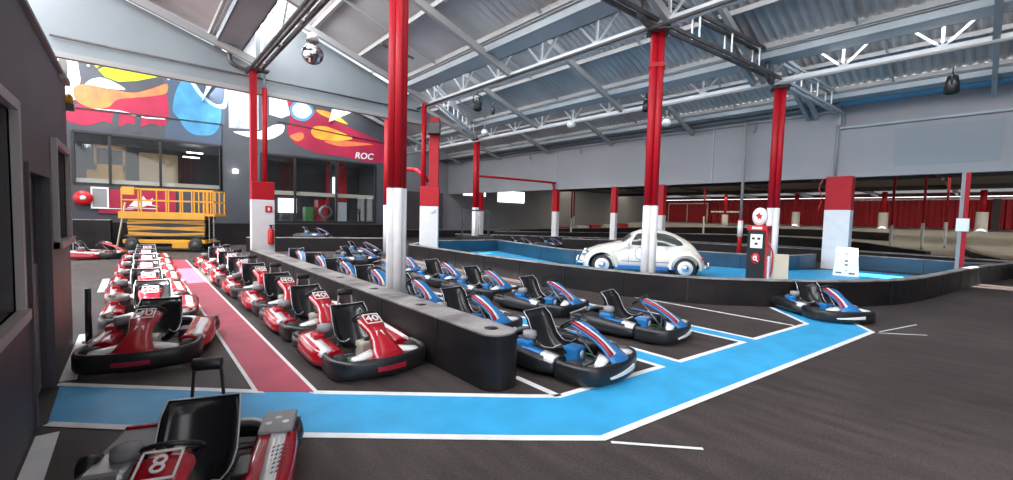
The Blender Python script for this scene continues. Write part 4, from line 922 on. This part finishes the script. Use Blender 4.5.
    for i, (y, z, w) in enumerate(prof):
        p0 = prof[max(0, i - 1)]; p1 = prof[min(len(prof) - 1, i + 1)]
        d = V((0, p1[0] - p0[0], p1[1] - p0[1])).normalized(); nrm = V((0, -d.z, d.y))
        r_in = [V((a, y, z)) + nrm * l for a, l in sring(y, z, w, 0)]
        r_out = [p - nrm * .022 for p in reversed(r_in)]
        rings.append(r_in + r_out); inn.append(r_in)
    st_ = MB().loft(rings).build('seat', M['seat'], t)
    rim_ = [r[0] for r in inn] + inn[-1][1:-1] + [r[-1] for r in reversed(inn)]
    MB().tube([p + V((0, 0, .004)) for p in rim_], .0065, 6).build('seat_piping', M['edge'], st_)
    # steering
    cW = V((0, -.16, .55)); nW = V((0, -.62, .78)); nW = V((0, .62, .78)).normalized(); e1 = V((1, 0, 0)); e2 = nW.cross(e1)
    wh = MB().tube([cW + (e1 * math.cos(a) + e2 * math.sin(a) * .9) * .15 for a in [2 * PI * k / 24 for k in range(24)]], .015, 8, closed=True)
    for a in (.3, PI - .3, -PI / 2): wh.bar(cW, cW + (e1 * math.cos(a) + e2 * math.sin(a) * .9) * .15, .03, .008, up=nW)
    sw = wh.build('steering_wheel', M['black'], t)
    MB().lathe([(.002, -.012), (.045, -.012), (.045, .012), (.002, .012)], n=14).build('wheel_hub', M['alu'], sw).matrix_local = frame_mtx(cW, e1, e2)
    MB().tube([cW, (0, -.56, .14)], .011, 6).build('steering_column', M['alu'], t)
    # pedals, tank
    for s in (-1, 1): MB().bar((s * .12, -.70, .07), (s * .12, -.64, .20), .05, .012).build('pedal', M['green'], t)
    for s in (-1, 1): MB().tube([(s * .1, -.62, .09), (s * .28, -.35, .1), (s * .3, -.05, .1)], .012).build('linkage', M['green'], t)
    tk = MB().box((-.11, -.34, .07), (.11, -.12, .27)).build('fuel_tank', M['cream'] if red else M['kblue'], t, .03)
    if not red: MB().lathe([(.002, 0), (.05, 0), (.05, .004), (.002, .004)], (.0, -.345, .18), 'y', 14).build('tank_badge', Bm, tk)
    else: MB().lathe([(.002, .27), (.035, .27), (.035, .3), (.002, .3)], (0, -.22, 0), 'z', 12).build('filler_cap', M['black'], tk)
    # engine on the left of the picture side (-x) with air box and exhaust on the other
    en = MB().box((-.42, .12, .10), (-.24, .38, .28)).box((-.44, .16, .28), (-.28, .34, .36)).build('engine', M['darksteel'], t, .012)
    fins = MB()
    for k in range(5): fins.box((-.47 + .0 * k, .14, .12 + .03 * k), (-.22, .36, .132 + .03 * k))
    fins.build('cooling_fins', M['alu'], en)
    MB().lathe([(.01, -.05), (.075, -.04), (.09, .0), (.085, .05), (.02, .06)], (-.37, .2, .38), 'z', 16).build('recoil_cover', M['grey'], en)
    MB().box((-.52, .1, .26), (-.40, .30, .34)).build('air_box', A, en, .02)
    MB().tube(smooth_path([(.26, .2, .2), (.38, .25, .22), (.42, .45, .22), (.3, .74, .24), (.0, .8, .24)], 4), .035, 8).build('exhaust', M['alu'], t)
    MB().box((.26, -.05, .10), (.40, .2, .26)).build('battery_box', M['black'], t, .01)
    if hoop:
        h1 = .72 + tall
        MB().tube(smooth_path([(-.13, .50, .12), (-.11, .50, .45), (-.085, .51, h1), (-.07, .52, h1 + .06), (0, .525, h1 + .075), (.07, .52, h1 + .06), (.085, .51, h1), (.11, .50, .45), (.13, .50, .12)], 4), .012, 6).build('headrest_hoop', M['edge'] if red and not tall else M['black'], t)
        MB().lathe([(.02, -.10), (.04, -.095), (.047, -.08), (.047, .08), (.04, .095), (.02, .10)], (0, .505, h1 + .045), 'x', 14).build('head_pad', M['black'], t)
    return t

def place(k, x, y, th, label=None, group=None, z=0., sc=1.):
    k.location = (x, y, z); k.rotation_euler = (0, 0, math.radians(th)); k.scale = (sc, sc, sc)
    if label: k['label'] = label
    if group: k['group'] = group
red_proto = make_kart('red', 'x'); blue_proto = make_kart('blue', 'x', hoop=False)
SC = .97
used = {'red': False, 'blue': False}
def kart(kind, x, y, th, label, group=None, z=0., sc=SC):
    p = red_proto if kind == 'red' else blue_proto
    k = p if not used[kind] else copy_tree(p)
    used[kind] = True
    place(k, x, y, th, label, group, z, sc); return k
order = ['nearest', 'second', 'third', 'fourth', 'fifth', 'sixth', 'seventh', 'eighth']
GL = 'red karts parked left of the red walkway'; GR = 'red karts parked right of the red walkway'; GB = 'blue karts in the lane beside the low barrier'; GC = 'blue karts in the outer marked lane'
for i, (x, y, th) in enumerate(((2.10, 5.12, 0), (2.08, 6.9, 0), (2.07, 8.68, 0), (2.02, 10.56, 0), (2.0, 12.34, -1), (2.02, 14.12, 0), (2.0, 15.9, 0))):
    kart('red', x, y, th, '%s red kart, counted from the front, of the row right of the red walkway' % order[i].replace('nearest', 'first'), GR)
for i, (x, y, th) in enumerate(((.17, 6.85, -14), (.2, 8.74, -4), (.18, 10.55, 1), (.2, 12.34, -2), (.22, 14.12, 1), (.25, 15.9, -1), (.3, 17.7, 1))):
    k = kart('red', x, y, th, '%s red kart, counted from the front, of the row left of the red walkway' % order[i].replace('nearest', 'first'), GL)
    for ch in list(k.children):
        if ch.name.startswith(('headrest_hoop', 'head_pad')): D.objects.remove(ch)
for i, (x, y, th) in enumerate(((3.98, 3.45, 6), (4.0, 5.45, 4), (3.98, 7.3, 4), (4.0, 9.1, 0), (3.95, 10.9, 5), (3.95, 12.7, 0), (3.95, 14.5, -5))):
    kart('blue', x, y, th, '%s blue kart, counted from the front, in the lane right beside the low barrier' % order[i].replace('nearest', 'first'), GB)
for i, (x, y, th) in enumerate(((6.03, 3.75, 8), (6.05, 5.75, 6), (6.05, 7.7, 5), (6.05, 9.5, 4), (5.95, 11.4, 3))):
    kart('blue', x, y, th, '%s blue kart, counted from the front, in the outer marked lane' % order[i].replace('nearest', 'first'), GC)
kart('blue', 5.9, 14.9, 40, 'blue and white kart standing askew behind the blue rows')
kart('blue', 7.2, 17.6, 50, 'blue and white kart standing before the far low barrier')
kart('blue', 6.9, 22.9, 60, 'blue kart raised on the black platform under the right-hand window', z=.42)
kart('blue', 10.35, 2.15, -42, 'lone blue kart parked against the curved barrier below the fuel pump')
kart('red', -1.05, 20.3, 75, 'lone red kart seen from the side by the back wall, left of the lift')
for i in range(5): kart('blue', 17.4 + i * 1.8, 18.6 - i * .75, 50, '%s kart from the left in the row parked far behind the car' % order[i].replace('nearest', 'first'), 'karts parked far behind the car')
# foreground kart with its own look
fg = make_kart('red', 'close red kart with tall black headrest hoop at the bottom left corner of the view', plate='8', tall=.08)
place(fg, 0.195, 2.987, -21, sc=.9)
fgp = MB()
for i in range(7):
    for j in range(4): fgp.poly([(.47 + .028 * j, -.12 + .05 * i + .01 * j, .262 + .004 * i), (.49 + .028 * j, -.11 + .05 * i + .01 * j, .262 + .004 * i), (.485 + .028 * j, -.085 + .05 * i + .01 * j, .263 + .004 * i)], (0, 0, .002))
fgp.build('pod_grip_marks', M['black'], fg)
for i, (x, y) in enumerate(((.40, .50), (.46, .58), (.52, .50))):
    MB().lathe([(.002, 0), (.026, 0), (.026, .004), (.002, .004)], (x, y, .33), 'z', 14).build('guard_badge', M['kwhite'], fg)
MB().box((.34, .38, .29), (.585, .74, .328)).build('wheel_cover', M['grey'], fg, .02)
MB().box((-.6, .36, .28), (-.30, .76, .31)).build('wheel_cover', M['grey'], fg, .01)
MB().box((-.6, .74, .30), (-.2, .78, .33)).build('cover_edge', M['kred'], fg, .01)
MB().box((-.56, -.02, .24), (-.30, .30, .37)).build('engine_cowl', M['alu'], fg, .04)
MB().lathe([(.01, -.05), (.07, -.05), (.075, 0), (.07, .05), (.01, .05)], (-.56, .2, .33), 'x', 16).build('starter_cap', M['black'], fg)

# ------------------------------------------------------------------ light
w = D.worlds.new('World'); bpy.context.scene.world = w; w.use_nodes = True
bg = w.node_tree.nodes['Background']; bg.inputs[0].default_value = (.95, .97, 1.0, 1); bg.inputs[1].default_value = 2.7
sl = D.lights.new('sun', 'SUN'); sl.energy = 30; sl.angle = math.radians(.6); sl.color = (1, .96, .9)
so = D.objects.new('sun', sl); C.objects.link(so); so.rotation_euler = V((math.cos(math.radians(58)), .0, -math.sin(math.radians(58)))).to_track_quat('-Z', 'Y').to_euler()
so.location = (-20, 10, 30)
for i, x in enumerate(VAL[:-1]):
    a = D.lights.new('skylight', 'AREA'); a.shape = 'RECTANGLE'; a.size = 1.4; a.size_y = 40; a.energy = (3000, 2200, 1700, 1100)[i]; a.color = (.93, .96, 1.0)
    o = D.objects.new('skylight_daylight', a); C.objects.link(o)
    d = V((.85, 0, -.52)).normalized()
    o.matrix_world = frame_mtx((x + .25, 14, ZV + 1.75), (d.z * -1, 0, d.x), (0, 1, 0)) 
    zz = o.matrix_world.to_3x3() @ V((0, 0, -1))
    if zz.dot(d) < 0: o.matrix_world = frame_mtx((x + .25, 14, ZV + 1.75), (d.z, 0, -d.x), (0, 1, 0))
al = D.lights.new('room', 'AREA'); al.shape = 'RECTANGLE'; al.size = 3; al.size_y = 12; al.energy = 60; al.color = (1, .93, .85)
o = D.objects.new('room_lamp', al); C.objects.link(o); o.location = (4, 28.6, 5.05); o.rotation_euler = (0, 0, PI / 2)
a2 = D.lights.new('mural_fill', 'AREA'); a2.shape = 'RECTANGLE'; a2.size = 18; a2.size_y = 8; a2.energy = 1000; a2.color = (1, .98, .95)  # fill light added beneath the opaque ceiling to brighten the mural end
o = D.objects.new('mural_fill_light', a2); C.objects.link(o); o.location = (2.5, 21, 9.1)
sc = bpy.context.scene
sc.view_settings.view_transform = 'Standard'; sc.view_settings.look = 'None'; sc.view_settings.gamma = 1; sc.view_settings.exposure = 0.15
sc.view_settings.use_curve_mapping = False
sc.cycles.caustics_reflective = False; sc.cycles.caustics_refractive = False; sc.cycles.use_denoising = True; sc.cycles.max_bounces = 8; sc.cycles.transparent_max_bounces = 8; sc.cycles.sample_clamp_indirect = 6
